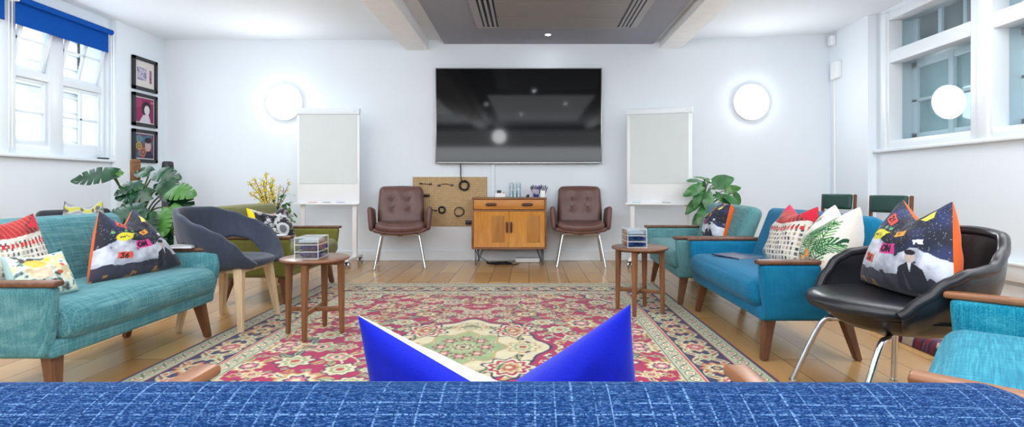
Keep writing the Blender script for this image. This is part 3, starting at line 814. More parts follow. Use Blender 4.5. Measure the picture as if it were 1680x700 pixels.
class Canvas:
    def __init__(s, X, Y, base):
        s.X, s.Y = X, Y; s.C = np.zeros(X.shape + (3,)) + np.array(base, float)
    def put(s, mask, c): s.C[mask] = c
    def mixin(s, a, c): s.C = s.C * (1 - a[..., None]) + np.array(c, float) * a[..., None]
    def ell(s, x, y, rx, ry, c, ang=0):
        ca, sa = math.cos(ang), math.sin(ang); dx, dy = s.X - x, s.Y - y
        s.put(((dx * ca + dy * sa) / rx) ** 2 + ((-dx * sa + dy * ca) / ry) ** 2 < 1, c)
    def rect(s, x0, x1, y0, y1, c, ang=0):
        x, y = (x0 + x1) / 2, (y0 + y1) / 2; ca, sa = math.cos(ang), math.sin(ang); dx, dy = s.X - x, s.Y - y
        s.put((abs(dx * ca + dy * sa) < (x1 - x0) / 2) & (abs(-dx * sa + dy * ca) < (y1 - y0) / 2), c)
    def seg(s, p, q, w, c):
        px, py = p; qx, qy = q; vx, vy = qx - px, qy - py; L = vx * vx + vy * vy + 1e-12
        t = np.clip(((s.X - px) * vx + (s.Y - py) * vy) / L, 0, 1)
        s.put(np.hypot(s.X - px - t * vx, s.Y - py - t * vy) < w, c)
    def poly(s, P, c):
        m = np.zeros(s.X.shape, bool); n = len(P)
        for i in range(n):
            (x0, y0), (x1, y1) = P[i], P[i - 1]
            cond = ((y0 > s.Y) != (y1 > s.Y))
            with np.errstate(divide='ignore', invalid='ignore'):
                xx = (x1 - x0) * (s.Y - y0) / ((y1 - y0) if y1 != y0 else 1e-9) + x0
            m ^= cond & (s.X < xx)
        s.put(m, c)
    GL = {'O': [((.5 + .42 * math.cos(a), .5 + .5 * math.sin(a)), (.5 + .42 * math.cos(a + .4), .5 + .5 * math.sin(a + .4))) for a in [k * PI / 8 for k in range(16)]],
          'N': [((.1, 0), (.1, 1)), ((.1, 1), (.85, 0)), ((.85, 0), (.85, 1))],
          '2': [((.1, .8), (.3, 1)), ((.3, 1), (.7, 1)), ((.7, 1), (.85, .75)), ((.85, .75), (.1, 0)), ((.1, 0), (.9, 0))],
          '1': [((.25, .8), (.5, 1)), ((.5, 1), (.5, 0))],
          '3': [((.1, 1), (.85, 1)), ((.85, 1), (.45, .58)), ((.45, .58), (.85, .35)), ((.85, .35), (.7, .03)), ((.7, .03), (.1, .05))],
          '6': [((.75, 1), (.3, .65)), ((.3, .65), (.12, .3)), ((.12, .3), (.3, 0)), ((.3, 0), (.7, 0)), ((.7, 0), (.85, .3)), ((.85, .3), (.65, .52)), ((.65, .52), (.2, .42))]}
    def text(s, t, x, y, h, w, c, ang=0):
        ca, sa = math.cos(ang), math.sin(ang); adv = h * .82
        for i, ch in enumerate(t):
            for (a, b_) in s.GL[ch]:
                f = lambda q: (x + (i * adv + q[0] * h * .7) * ca - q[1] * h * sa, y + (i * adv + q[0] * h * .7) * sa + q[1] * h * ca)
                s.seg(f(a), f(b_), w, c)

# ------------------------------------------------------------------ oriental rug
RS = 1.1667
def make_rug():
    hx, hy, res = 1.415, 1.72, .005
    nx, ny = int(2 * hx / res) + 1, int(2 * hy / res) + 1
    xs = np.linspace(-hx, hx, nx); ys = np.linspace(-hy, hy, ny)
    qx = xs[nx // 2:]; qy = ys[ny // 2:]
    X, Y = np.meshgrid(qx, qy, indexing='ij')
    CR, NV, CREAM, GRN, GOLD, RUST, PINK, DKR = (160, 12, 74), (34, 32, 78), (208, 198, 164), (140, 158, 116), (186, 152, 98), (170, 76, 62), (196, 112, 124), (104, 20, 40)
    cv = Canvas(X, Y, CR); r = random.Random(11)
    def rosette(x, y, rad, n, cols, ph=0.0, amp=.17, sq=1.0):
        dx, dy = X - x, (Y - y) / sq; d = np.hypot(dx, dy); th = np.arctan2(dy, dx)
        q = d / (rad * (1 + amp * np.cos(n * th + ph)))
        for lim, c in cols: cv.put(q < lim, c)
    def leaf(x, y, L, w, ang, c, c2):
        ca, sa = math.cos(ang), math.sin(ang); u = (X - x) * ca + (Y - y) * sa; v = -(X - x) * sa + (Y - y) * ca
        v = v - .35 * w * np.sin(np.clip(u / L, 0, 1) * PI) ; prof = w * np.sin(np.clip(u / L, 0, 1) * PI) ** .7
        m = (u > 0) & (u < L)
        cv.put(m & (abs(v) < prof), c2); cv.put(m & (abs(v) < prof * .62), c); cv.put(m & (abs(v) < .0035), NV)
    FL = [[(1, NV), (.9, CREAM), (.62, GRN), (.42, CREAM), (.26, RUST)], [(1, CREAM), (.8, GOLD), (.55, CREAM), (.36, CR), (.18, GOLD)], [(1, GOLD), (.84, CREAM), (.6, NV), (.46, PINK), (.24, CREAM)],
          [(1, CREAM), (.82, GRN), (.6, PINK), (.4, CREAM), (.2, NV)], [(1, NV), (.86, GOLD), (.6, CREAM), (.35, DKR), (.18, CREAM)]]
    # vines in the field
    for _ in range(36):
        x, y, rad = r.uniform(0, 1.05), r.uniform(0, 1.36), r.uniform(.06, .17); a0 = r.uniform(0, 6.28); span = r.uniform(2.2, 4.6)
        d = np.hypot(X - x, Y - y); th = (np.arctan2(Y - y, X - x) - a0) % (2 * PI)
        cv.put((abs(d - rad) < .0048) & (th < span), r.choice([CREAM, GOLD, CREAM, GRN]))
    pts = []
    def free(x, y, d): return all((x - a) ** 2 + (y - b_) ** 2 > (d + e) ** 2 for a, b_, e in pts)
    big = []
    for (n_, r0, r1) in ((500, .068, .088), (900, .042, .058), (1500, .020, .030)):
        for _ in range(n_):
            x, y, rad = r.uniform(0, 1.04), r.uniform(0, 1.34), r.uniform(r0, r1)
            if r.random() < .12: x = 0
            if r.random() < .12: y = 0
            if free(x, y, rad * 1.22): pts.append((x, y, rad)); big.append((x, y, rad))
    for (x, y, rad) in big:
        if rad > .04:
            for _ in range(3): a = r.uniform(0, 6.28); leaf(x + rad * math.cos(a) * .8, y + rad * math.sin(a) * .8, rad * 1.1, rad * .32, a + r.uniform(-.8, .8), r.choice([GRN, CREAM, GOLD]), r.choice([CREAM, GOLD, NV]))
        if rad > .036: rosette(x, y, rad, r.choice([6, 8, 8, 10]), r.choice(FL), r.uniform(0, 6), r.uniform(.1, .2), r.uniform(.75, 1.15))
        elif r.random() < .6: rosette(x, y, rad * .9, 5, [(1, r.choice([CREAM, GOLD, GRN])), (.55, r.choice([CR, NV, RUST]))], r.uniform(0, 6), .25)
        else: leaf(x - rad, y, rad * 2.2, rad * .5, r.uniform(0, 6.28), r.choice([CREAM, GRN]), r.choice([GOLD, CREAM]))
    # central medallion
    th = np.arctan2(Y / 1.22, X); d = np.hypot(X, Y / 1.22)
    lob = .405 * (1 + .10 * np.cos(4 * th) + .05 * np.cos(12 * th))
    q = d / lob
    cv.put(q < 1.06, CR); cv.put(q < 1.0, NV); cv.put(q < .965, CREAM)
    zz = .80 + .035 * np.sign(np.sin(th * 40)); cv.put((q < zz) & (q > .77), NV); cv.put(q < .76, GOLD); cv.put(q < .735, CREAM)
    for a in (.0, PI / 2):
        rosette(.31 * math.cos(a), .38 * math.sin(a), .085, 8, [(1, GOLD), (.85, CREAM), (.6, GRN), (.4, CREAM), (.25, RUST)], 0, .15)
    rosette(.25, .30, .125, 9, [(1, NV), (.9, CREAM), (.72, CR), (.56, CREAM), (.44, GOLD), (.3, RUST), (.14, CREAM)], .4, .14)
    for a in (.32, .72, 1.02, 1.36): leaf(.30 * math.cos(a), .37 * math.sin(a), .09, .022, a + 1.1, GRN, GOLD)
    q2 = d / (.20 * (1 + .09 * np.cos(8 * th))); cv.put(q2 < 1.06, GOLD); cv.put(q2 < 1.0, (148, 166, 118))
    for k in range(3):
        a = k * PI / 4; x, y = .118 * math.cos(a), .118 * math.sin(a) * 1.22
        rosette(x, y, .034, 6, [(1, DKR), (.7, PINK), (.4, CREAM)], 0, .38)
    for k in range(2):
        a = PI / 8 + k * PI / 4; x, y = .165 * math.cos(a), .165 * math.sin(a) * 1.22; rosette(x, y, .014, 5, [(1, CREAM), (.5, CR)], 0, .2)
    rosette(0, 0, .06, 8, [(1, CREAM), (.85, DKR), (.68, GRN), (.5, CREAM), (.3, DKR)], 0, .2)
    # corner spandrels
    q3 = np.hypot(X - 1.03, (Y - 1.34) / 1.1) / (.30 * (1 + .07 * np.cos(10 * np.arctan2(Y - 1.34, X - 1.03))))
    cv.put((q3 < 1) & (X < 1.03) & (Y < 1.34) & (q3 > .95), NV); cv.put((q3 < .95) & (q3 > .88) & (X < 1.03) & (Y < 1.34), CREAM)
    # borders
    e = np.minimum(hx - X, hy - Y)
    def guard(a, b_):
        m = (e > a) & (e <= b_); cv.put(m, (176, 182, 152)); s = np.where((hx - X) < (hy - Y), Y, X); w = b_ - a; mid = (a + b_) / 2
        k = (s / .068) % 1.0 - .5; u = np.hypot(k * .068, e - mid)
        cv.put(m & (abs(e - mid - .022 * np.sin(s * 2 * PI / .136)) < .005), (70, 84, 66))
        cv.put(m & (u < .026), (92, 104, 84)); cv.put(m & (u < .021), (224, 212, 182)); cv.put(m & (u < .011), (150, 60, 66)); cv.put(m & (u < .005), (224, 212, 182))
    guard(.016, .105); guard(.315, .392)
    m = (e > .115) & (e <= .305); cv.put(m, NV)
    keep = cv.C.copy()
    bm_ = [(1, GOLD), (.86, CREAM), (.64, RUST), (.44, PINK), (.22, CREAM)], [(1, CREAM), (.8, GRN), (.55, CREAM), (.3, RUST)], [(1, RUST), (.85, GOLD), (.6, CREAM), (.4, NV), (.25, GOLD)]
    line = []
    k = 0; s = 0.0
    while s < hy - .2:
        line.append((hx - .21, s)); s += .155
    s = 0.0
    while s < hx - .2:
        line.append((s, hy - .21)); s += .155
    line.append((hx - .21, hy - .21))
    for i, (x, y) in enumerate(line):
        vert = x > 1.1
        for sgn in (-1, 1):
            a = (PI / 2 if vert else 0) + sgn * .9
            for off in (0, PI): leaf(x, y, .105, .02, a + off, GOLD, CREAM)
        rosette(x, y, .072 if i % 2 == 0 else .046, 8, bm_[i % 3], 0, .16)
        xx, yy = (x, y + .0775) if vert else (x + .0775, y)
        for sgn in (-1, 1): rosette(xx + (sgn * .062 if vert else 0), yy + (0 if vert else sgn * .062), .022, 5, [(1, CREAM), (.55, RUST if sgn > 0 else GRN)], 0, .2)
    new = cv.C.copy(); cv.C = keep; cv.C[m] = new[m]
    for a, b_, c in ((0, .010, DKR), (.010, .016, NV), (.105, .111, (196, 60, 70)), (.111, .115, CREAM), (.305, .309, CREAM), (.309, .315, (196, 60, 70)), (.392, .398, NV), (.398, .404, CREAM)):
        cv.put((e > a) & (e <= b_), c)
    Q = cv.C * (0.93 + .14 * vnoise(X, Y, 30, 3, 2))[..., None]
    nqx, nqy = len(qx), len(qy)
    full = np.zeros((nx, ny, 3))
    ix = np.abs(np.arange(nx) - nx // 2); ix = np.minimum(ix, nqx - 1); iy = np.minimum(np.abs(np.arange(ny) - ny // 2), nqy - 1)
    full = Q[ix][:, iy]
    XX, YY = np.meshgrid(xs, ys, indexing='ij')
    ZZ = .0062 + .0010 * vnoise(XX + 9, YY + 9, 5, 8, 2)
    V = np.stack([XX * RS, YY * RS, ZZ], -1).reshape(-1, 3)
    idx = np.arange(nx * ny).reshape(nx, ny)
    F = np.stack([idx[:-1, :-1], idx[1:, :-1], idx[1:, 1:], idx[:-1, 1:]], -1).reshape(-1, 4)
    return grid_mesh('pile', V, F, full.reshape(-1, 3))

def grid_mesh(name, V, F, C):
    me = bpy.data.meshes.new(name)
    me.vertices.add(len(V)); me.vertices.foreach_set('co', np.ascontiguousarray(V, np.float32).ravel())
    me.loops.add(F.size); me.loops.foreach_set('vertex_index', np.ascontiguousarray(F, np.int32).ravel())
    me.polygons.add(len(F)); me.polygons.foreach_set('loop_start', np.arange(0, F.size, 4, dtype=np.int32))
    me.update(calc_edges=True)
    a = me.color_attributes.new('Col', 'FLOAT_COLOR', 'POINT')
    L = np.concatenate([s2l(C), np.ones((len(C), 1))], 1).astype(np.float32)
    a.data.foreach_set('color', L.ravel())
    me.polygons.foreach_set('use_smooth', [True] * len(F))
    me.validate()
    return me

rug = thing('rug', 'large crimson oriental rug with navy border and pale green medallion on oak floor', 'rug', (-.40, 3.10, 0))
me = make_rug(); me.materials.append(RUGM)
o = bpy.data.objects.new('pile', me); COL.objects.link(o); o.parent = rug
FRINGE = plain('rug_fringe', (214, 206, 190), 0.95)
b = B(); bx(b, -1.413 * RS, 1.413 * RS, -1.718 * RS, 1.718 * RS, .0005, .0055); mk('backing', b, plain('rug_backing', (110, 40, 50), .9), rug)
b = B()
for sy in (-1, 1):
    x = -1.64
    while x < 1.645:
        y = sy * 1.715 * RS
        tube(b, [(x, y, .006), (x + random.uniform(-.006, .006), y + sy * .02, .006), (x + random.uniform(-.012, .012), y + sy * random.uniform(.03, .045), .004)], .0032, 5); x += .012
o = mk('fringe', b, FRINGE, rug); o['kind'] = 'stuff'
# second folded rug by the right wall
def rug2():
    nx, ny = 160, 120; xs = np.linspace(0, 1.3, nx); ys = np.linspace(0, .72, ny); X, Y = np.meshgrid(xs, ys, indexing='ij')
    cv = Canvas(X, Y, (128, 34, 52)); n = vnoise(X, Y, 14, 21, 3)
    for k in range(14): cv.put(abs(Y - .03 - k * .055) < .008, (40, 42, 76))
    cv.put(n > .60, (206, 190, 170)); cv.put((n > .54) & (n < .57), (44, 46, 84)); cv.put(n < .33, (178, 60, 74)); cv.put(n < .28, (58, 66, 96))
    t = np.clip(np.minimum(X, np.minimum(Y, .72 - Y)) / .05, 0, 1)
    Z = .075 * np.sqrt(1 - (1 - t) ** 2) + .003
    V = np.stack([X, Y, Z], -1).reshape(-1, 3); idx = np.arange(nx * ny).reshape(nx, ny)
    F = np.stack([idx[:-1, :-1], idx[1:, :-1], idx[1:, 1:], idx[:-1, 1:]], -1).reshape(-1, 4)
    return grid_mesh('folded_rug', V, F, cv.C.reshape(-1, 3))
me = rug2(); me.materials.append(RUGM); o = bpy.data.objects.new('folded_rug', me); COL.objects.link(o); o.location = (2.33, 2.80, 0)
tag(o, 'small folded red patterned rug on the floor behind the black armchair', 'rug')

# ------------------------------------------------------------------ cushions
def cushion(label, loc, rz, tilt, w, h, T, paint, back, taper=.25, chop=.13, shear=0.0, roll=0.0, n=120, ears=1.3, yaw_first=True, back_paint=None, front_mat=None, droop=0.0):
    root = thing('cushion', label, 'cushion', loc, rot=(tilt, roll, rz))
    u = np.linspace(-1, 1, n); U, V = np.meshgrid(u, u, indexing='ij')
    U2 = np.sign(U) * (1 - (1 - abs(U)) ** 1.5); V2 = np.sign(V) * (1 - (1 - abs(V)) ** 1.5)
    U, V = U2, V2
    hv = (V + 1) / 2
    x = U * (w / 2) * (1 - .06 * (1 - V ** 2)) * (1 - taper * hv ** 1.2) + shear * hv
    z = h * hv - .025 * (1 - U ** 2) * (V > 0) * 0 + .012 * U ** 2 * (1 - hv)
    z = z - chop * hv ** 2.5 * np.clip(1 - abs(U) ** ears, 0, 1)
    base = np.clip((1 - U ** 2) * (1 - V ** 2), 0, 1) ** .42
    crease = (vnoise(U + 3, V + 3, 2.2, int(abs(loc[0] * 100 + loc[1] * 77)) % 1000 + 5, 3) - .5) * .035 * base
    t = T / 2 * base * (1.12 - .35 * hv * (1 - abs(U) * .3))
    off = droop * hv ** 2
    idx = np.arange(n * n).reshape(n, n); F = np.stack([idx[:-1, :-1], idx[1:, :-1], idx[1:, 1:], idx[:-1, 1:]], -1).reshape(-1, 4)
    cu, cvv = (U + 1) / 2, hv
    for s, nme in ((-1, 'front_cover'), (1, 'back_cover')):
        y = s * t + crease + off
        P = np.stack([x, y, z], -1).reshape(-1, 3)
        pf = paint if s < 0 else back_paint
        if pf is not None:
            cv = Canvas(cu, cvv, (200, 200, 200)); pf(cv); C = cv.C.reshape(-1, 3)
        else: C = np.zeros((n * n, 3)) + np.array(back, float)
        me = grid_mesh(nme, P, F if s < 0 else F[:, ::-1], C); me.materials.append(PRINT)
        o = bpy.data.objects.new(nme, me); COL.objects.link(o); o.parent = root
        if s > 0 and pf is None: o['label'] = 'plain coloured back cover'
    return root

def p_space(seed=1, flip=False):
    def f(cv):
        X, Y = (1 - cv.X if flip else cv.X), cv.Y
        cv2 = Canvas(X, Y, (40, 43, 54))
        n = vnoise(X, Y, 5, 31 + seed, 4); cv2.mixin(np.clip((X - .45) * 3, 0, 1) * np.clip((n - .35) * 2.2, 0, .8), (54, 64, 112))
        cv2.mixin(np.clip((.25 - abs(X - .22)) * 3, 0, 1) * np.clip((Y - .5) * 3, 0, 1) * np.clip((n - .45) * 4, 0, .7), (62, 78, 150))
        sn = np.random.default_rng(seed).random(X.shape); cv2.put((sn > .985) & (Y > .35), (176, 180, 196))
        # pale mountain range
        ridge = .40 + .20 * np.clip(1 - abs(X - .28) * 3.2, 0, 1) + .07 * np.clip(1 - abs(X - .8) * 5, 0, 1) + .09 * (vnoise(X, X * 0 + .3, 9, 44, 3) - .5)
        mnt = Y < ridge; n2 = vnoise(X * 1.4, Y, 7, 60 + seed, 4)
        g = np.clip(.15 + 1.25 * n2, 0, 1); col = np.array((92, 98, 118)) * (1 - g[..., None]) + np.array((214, 220, 232)) * g[..., None]
        cv2.C[mnt] = col[mnt]
        cv2.put(mnt & (Y < .13 + .1 * n2), (62, 62, 78)); cv2.put(mnt & (n2 < .3), (48, 50, 62)); cv2.put((Y < .07) & (n2 > .55), (170, 120, 70))
        # dark jacket shape with pale blur above
        cv2.ell(.765, .375, .05, .062, (196, 180, 172)); cv2.ell(.765, .425, .054, .03, (40, 38, 46)); cv2.poly([(.62, .03), (.655, .26), (.73, .315), (.80, .315), (.875, .26), (.91, .03)], (40, 42, 52)); cv2.poly([(.745, .315), (.765, .22), (.785, .315)], (214, 216, 222)); cv2.poly([(.70, .25), (.74, .05), (.705, .05)], (66, 68, 80))
        # yellow lemon, stickers
        cv2.ell(.27, .60, .125, .075, (222, 214, 62), .35); cv2.poly([(.34, .58), (.44, .68), (.32, .67)], (222, 214, 62)); cv2.seg((.20, .57), (.30, .63), .006, (120, 120, 40)); cv2.ell(.31, .60, .018, .018, (60, 60, 40)); cv2.ell(.31, .60, .009, .009, (222, 214, 62)); cv2.seg((.20, .585), (.27, .588), .006, (60, 60, 40))
        cv2.rect(.18, .35, .78, .90, (222, 84, 72), -.2); cv2.text('21', .208, .82, .066, .0095, (40, 30, 34), -.2)
        cv2.rect(.53, .67, .62, .71, (236, 160, 62), .12); cv2.text('31', .56, .645, .035, .006, (60, 44, 30), .12)
        cv2.rect(.40, .60, .38, .51, (214, 66, 146), .06); cv2.text('ON', .425, .405, .078, .012, (42, 24, 40), .06)
        cv2.poly([(.76, .86), (.90, .93), (.91, .84), (.84, .81)], (230, 218, 92)); cv2.rect(.80, .88, .52, .57, (232, 234, 238), .1); cv2.rect(.82, .84, .50, .54, (40, 43, 54))
        cv2.rect(.17, .34, .25, .345, (226, 96, 78), -.1); cv2.text('36', .195, .268, .06, .0085, (46, 34, 34), -.1)
        for x, y in ((.30, .72), (.12, .66), (.40, .73)): cv2.ell(x, y, .022, .02, (120, 196, 120)); cv2.ell(x, y, .010, .009, (60, 96, 70))
        cv.C = cv2.C
    return f

def p_houses(cv):
    X, Y = cv.X, cv.Y; n = vnoise(X, Y, 6, 9, 3)
    cv.C[:] = (222, 214, 202)
    yy = Y - .10 * (X - .5)
    for k in range(9):
        y0 = .08 + k * .075
        for j in range(16):
            x0 = .02 + j * .062; c = [(96, 98, 104), (150, 140, 130), (190, 178, 160), (66, 70, 80)][(j * 7 + k * 3) % 4]
            cv.put((abs(X - x0 - .02) < .014) & (abs(yy - y0 - .02) < .024), c)
        cv.put(abs(yy - y0 + .012) < .004, (240, 238, 232))
    cv.put(yy > .66, (172, 52, 58)); cv.put((yy > .66) & (n > .55), (120, 40, 52)); cv.put((yy > .66) & (yy < .71), (214, 208, 200))
    for j in range(18): cv.put((yy > .56) & (yy < .62) & (abs(X - .03 - j * .058) < .02), (200, 54, 58))
    cv.put((yy > .70) & (abs(((X * 14 + yy * 6) % 1) - .5) < .05), (226, 120, 90))
    cv.poly([(.0, .28), (.55, .0), (.0, .0)], (150, 180, 184)); cv.rect(.1, .32, .05, .16, (108, 128, 140), .4)
    cv.poly([(0, .80), (.25, 1.0), (0, 1.0)], (206, 36, 86)); cv.poly([(.78, .84), (1, .78), (1, 1.0)], (206, 36, 60))

def p_leaf(cv):
    X, Y = cv.X, cv.Y; cv.C[:] = (228, 226, 216); rr = random.Random(3)
    cv.put(vnoise(X, Y, 3, 70, 2) > .62, (216, 214, 206))
    def frond(x, y, L, ang, k=13):
        ex, ey = x + L * math.cos(ang), y + L * math.sin(ang)
        cv.seg((x, y), (ex, ey), .007, (40, 96, 50))
        for i in range(k):
            t = i / k; l = .17 * (1 - t * .6)
            for s in (-1, 1):
                px, py = x + (ex - x) * t, y + (ey - y) * t; a = ang + s * .75
                cv.seg((px, py), (px + l * math.cos(a), py + l * math.sin(a)), .009, rr.choice([(36, 110, 58), (60, 140, 70), (22, 80, 48), (110, 170, 96)]))
    frond(.25, .1, .75, 1.0); frond(.15, .3, .6, 1.35); frond(.45, .35, .6, .75); frond(.55, .05, .5, 1.3); frond(.1, .05, .4, .3); frond(.6, .5, .5, 1.1); frond(.75, .1, .7, 1.35); frond(.7, .3, .5, .5)
    for (x, y) in ((.42, .14), (.58, .24)):
        for k in range(5): a = k * 1.256; cv.ell(x + .045 * math.cos(a), y + .045 * math.sin(a), .045, .022, (240, 150, 60), a)
        cv.ell(x, y, .02, .02, (250, 200, 90))
    cv.put((Y < .2) & (vnoise(X, Y, 20, 5, 2) > .66), (240, 190, 150))

def p_collage(cv):
    X, Y = cv.X, cv.Y; n = vnoise(X, Y, 6, 15, 4); m = vnoise(X + 5, Y, 9, 16, 3)
    cv.C[:] = (52, 54, 62); cv.put(n > .5, (150, 152, 158)); cv.put(n > .56, (222, 224, 226)); cv.put((m > .62), (30, 32, 38)); cv.put((m < .34), (206, 208, 214)); cv.put((m < .30) & (n < .5), (180, 110, 84))
    cv.ell(.62, .35, .16, .2, (214, 216, 220)); cv.ell(.62, .35, .09, .12, (120, 124, 134)); cv.put(X < .07, (236, 214, 30)); cv.put((Y < .06), (210, 212, 220))

def p_waves(cv):
    X, Y = cv.X, cv.Y; s = np.sin((Y * 6 + .35 * np.sin(X * 12)) * 2 * PI / 1.6)
    cv.C[:] = (190, 192, 192); cv.put(s > .3, (196, 196, 90)); cv.put(s < -.7, (150, 150, 160)); n = vnoise(X, Y, 9, 81, 2); cv.put((n > .62) & (Y < .6), (214, 214, 60)); cv.put((n < .3), (110, 106, 100))

def p_garden(cv):
    X, Y = cv.X, cv.Y; cv.C[:] = (214, 222, 206); n = vnoise(X, Y, 7, 91, 3)
    cv.put(n > .55, (226, 206, 160)); cv.put(n < .36, (120, 150, 150)); cv.put((n < .30), (90, 84, 80))
    cv.ell(.45, .55, .16, .22, (236, 212, 186)); cv.ell(.40, .72, .18, .12, (226, 190, 84)); cv.ell(.62, .82, .06, .05, (232, 220, 70)); cv.ell(.75, .45, .05, .04, (214, 110, 70)); cv.ell(.82, .62, .04, .05, (200, 90, 80))
    e = np.minimum(np.minimum(X, 1 - X), np.minimum(Y, 1 - Y)); cv.put(e < .045, (166, 198, 196))

def p_royalwhite(cv):
    X, Y = cv.X, cv.Y; cv.C[:] = (240, 242, 246); cv.put((X > .45) & (Y < .75), (176, 204, 232)); cv.put((X > .7) & (Y < .6), (120, 160, 214)); cv.put((X < .5) & (Y > .3), (4, 26, 182))

OR = (226, 96, 22)
SEAT = .455
cushion('large cushion with dark starry mountain print and red sticker on the pale teal sofa', (-2.265, 2.985, SEAT + .005), R(87), R(-20), .66, .405, .18, p_space(1), OR, taper=.66, chop=.11, n=170, shear=-.01)
cushion('cushion printed with rows of houses and red roofs behind left arm of teal sofa', (-2.44, 2.42, SEAT + .005), R(70), R(-17), .38, .40, .16, p_houses, (206, 60, 80), taper=.3, chop=.05, n=130)
cushion('low cushion with pale garden print and light teal border at the left photo edge', (-2.245, 2.385, SEAT + .005), R(70), R(-30), .26, .23, .11, p_garden, (166, 198, 196), taper=.1, chop=.02, n=100)
cushion('black and white collage cushion with yellow edge on the olive sofa', (-2.27, 4.60, SEAT + .005), R(66), R(-20), .46, .35, .15, p_collage, (232, 210, 40), taper=.1, chop=.07, n=120)
cushion('starry print cushion with orange back on the grey teal sofa', (1.66, 4.61, SEAT + .005), R(-96), R(-18), .46, .385, .27, p_space(3), OR, taper=.5, chop=.05, n=130)
cushion('large starry print cushion with pink ON sticker and orange back on the black armchair', (1.72, 2.36, .485), R(-88), R(-15), .56, .442, .26, p_space(2), OR, taper=.50, chop=.11, n=200)
cushion('red roof and houses print cushion on the bright blue sofa, behind the leaf cushion', (1.62, 3.30, SEAT + .005), R(-92), R(-20), .48, .42, .22, p_houses, (206, 50, 70), taper=.25, chop=.08, n=140)
cushion('white cushion with green palm leaf print on the bright blue sofa', (1.675, 2.945, SEAT + .005), R(-100), R(-19), .46, .43, .28, p_leaf, (224, 222, 212), taper=.3, chop=.12, n=150)
cushion('royal blue and white cushion with two peaked corners on the dark tweed sofa', (-.012, .80, SEAT - .02), R(168), R(-12), .445, .378, .15, p_royalwhite, (4, 26, 182), taper=.09, chop=.14, n=130, ears=1.0, roll=.09)
# ------------------------------------------------------------------ television
tv = thing('television', 'large black flat television with thin silver frame on the back wall', 'television', (-.1355, YB - .02, 1.895))
b = B(); bx(b, -1.08, 1.08, -.055, -.01, -.62, .62, .012, 2); bx(b, -.4, .4, -.01, .018, -.25, .25, .003, 1); mk('casing', b, BLACK, tv)
b = B()
for q in ((-1.083, 1.083, -.624, -.602), (-1.083, 1.083, .612, .624), (-1.083, -1.071, -.624, .624), (1.071, 1.083, -.624, .624)): bx(b, q[0], q[1], -.066, -.05, q[2], q[3], .003, 2)
mk('bezel', b, ALU, tv)
b = B(); bx(b, -1.071, 1.071, -.060, -.056, -.602, .612); mk('screen', b, SCREEN, tv)
b = B(); bx(b, -.02, .02, -.0675, -.065, -.617, -.609); mk('maker_badge', b, WHITE, tv)

# ------------------------------------------------------------------ pegboard with hanging cables
pg = thing('pegboard', 'tan pegboard with small holes on back wall behind left leather chair', 'pegboard', (-1.042, YB - .0062, .776))
b = B(); bx(b, -.488, .488, -.012, .006, -.323, .323, .002, 1); mk('board', b, PEG, pg)
def on_wall(px, py, y=6.725): return ((px - 868) * y / 840, y, .98 - (py - 305) * y / 840)
def hook(o, x, z):
    b = B(); tube(b, [(x, .0, z), (x, -.03, z), (x, -.034, z + .012)], .0025, 6); mk('hook', b, STEEL, o)
def coil(label, px, py, rad, turns, r, loc_y=6.712, name='coiled_cable', flat=.010, tail=None):
    o = thing(name, label, 'cable', on_wall(px, py, loc_y), group=None)
    pts = []; n = 28
    for k in range(turns * n + 1):
        a = 2 * PI * k / n + PI / 2; t = k / n
        q = rad * (1 + .10 * math.sin(t * 2.3) + .05 * math.sin(a * 2 + t))
        pts.append((q * math.cos(a), flat * math.sin(t * 1.7) , q * math.sin(a)))
    b = B(); tube(b, pts, r, 6)
    if tail: tube(b, smooth_path(tail, 6), r, 6)
    mk('cable', b, CABLE, o)
    b = B(); box(b, (-.02, -.005, -rad * .98), (.03, .022, .02), .004, 1); mk('cable_tie', b, BLACK, o)
    b = B(); tube(b, [(0, .018, rad * .93), (0, -.022, rad * .93), (0, -.026, rad * .93 + .012)], .003, 6); mk('hook', b, STEEL, o)
coil('thick black coiled cable at pegboard top joined to the television lead', 761.5, 304, .058, 7, .0075, tail=[(-.03, 0, .045), (-.045, .004, .12), (-.045, .004, .22), (-.05, .004, .30)])
coil('black coiled cable on lower middle of pegboard', 725, 344, .040, 6, .0065)
coil('thin loose black cable loop at lower right of the pegboard', 753, 347, .058, 2, .0035)
def adaptor(label, px, py, shape):
    o = thing('adapter_cable', label, 'cable', on_wall(px, py, 6.716))
    b = B(); tube(b, smooth_path(shape, 6), .0035, 6); mk('cable', b, CABLE, o)
    for p, d in ((shape[0], 1), (shape[-1], -1)):
        b = B(); box(b, (p[0], p[1], p[2]), (.036, .018, .02), .004, 2, rot=(0, d * .2, 0)); mk('plug', b, BLACK, o)
    b = B(); tube(b, [(0, .012, .004), (0, -.016, .004), (0, -.018, .014)], .0025, 6); mk('hook', b, STEEL, o)
adaptor('short black adapter cable at upper left of the pegboard', 698, 301.5, [(-.06, 0, .006), (-.02, 0, .002), (.03, 0, 0), (.066, 0, -.003)])
adaptor('short arched black adapter cable at upper middle of the pegboard', 731, 303, [(-.085, 0, -.008), (-.04, 0, .010), (.03, 0, .012), (.085, 0, -.006)])
adaptor('thin black lead poking out beside left leather chair arm on pegboard', 711, 345, [(-.03, 0, .014), (.0, 0, .008), (.022, 0, 0), (.03, 0, -.003)])
o = thing('power_adapter', 'chunky black adapter hanging at left of the pegboard, second row', 'adapter', on_wall(698, 320.5, 6.716))
b = B(); softbox(b, (.012, 0, 0), (.085, .03, .034), .01, cuts=7); mk('adapter_body', b, BLACK, o)
b = B(); tube(b, smooth_path([(-.02, 0, 0), (-.05, 0, -.012), (-.066, 0, .0)], 5), .0045, 6); mk('cable', b, CABLE, o)
b = B(); box(b, (0, 0, 0), (.082, .05, .056), .005, 2)
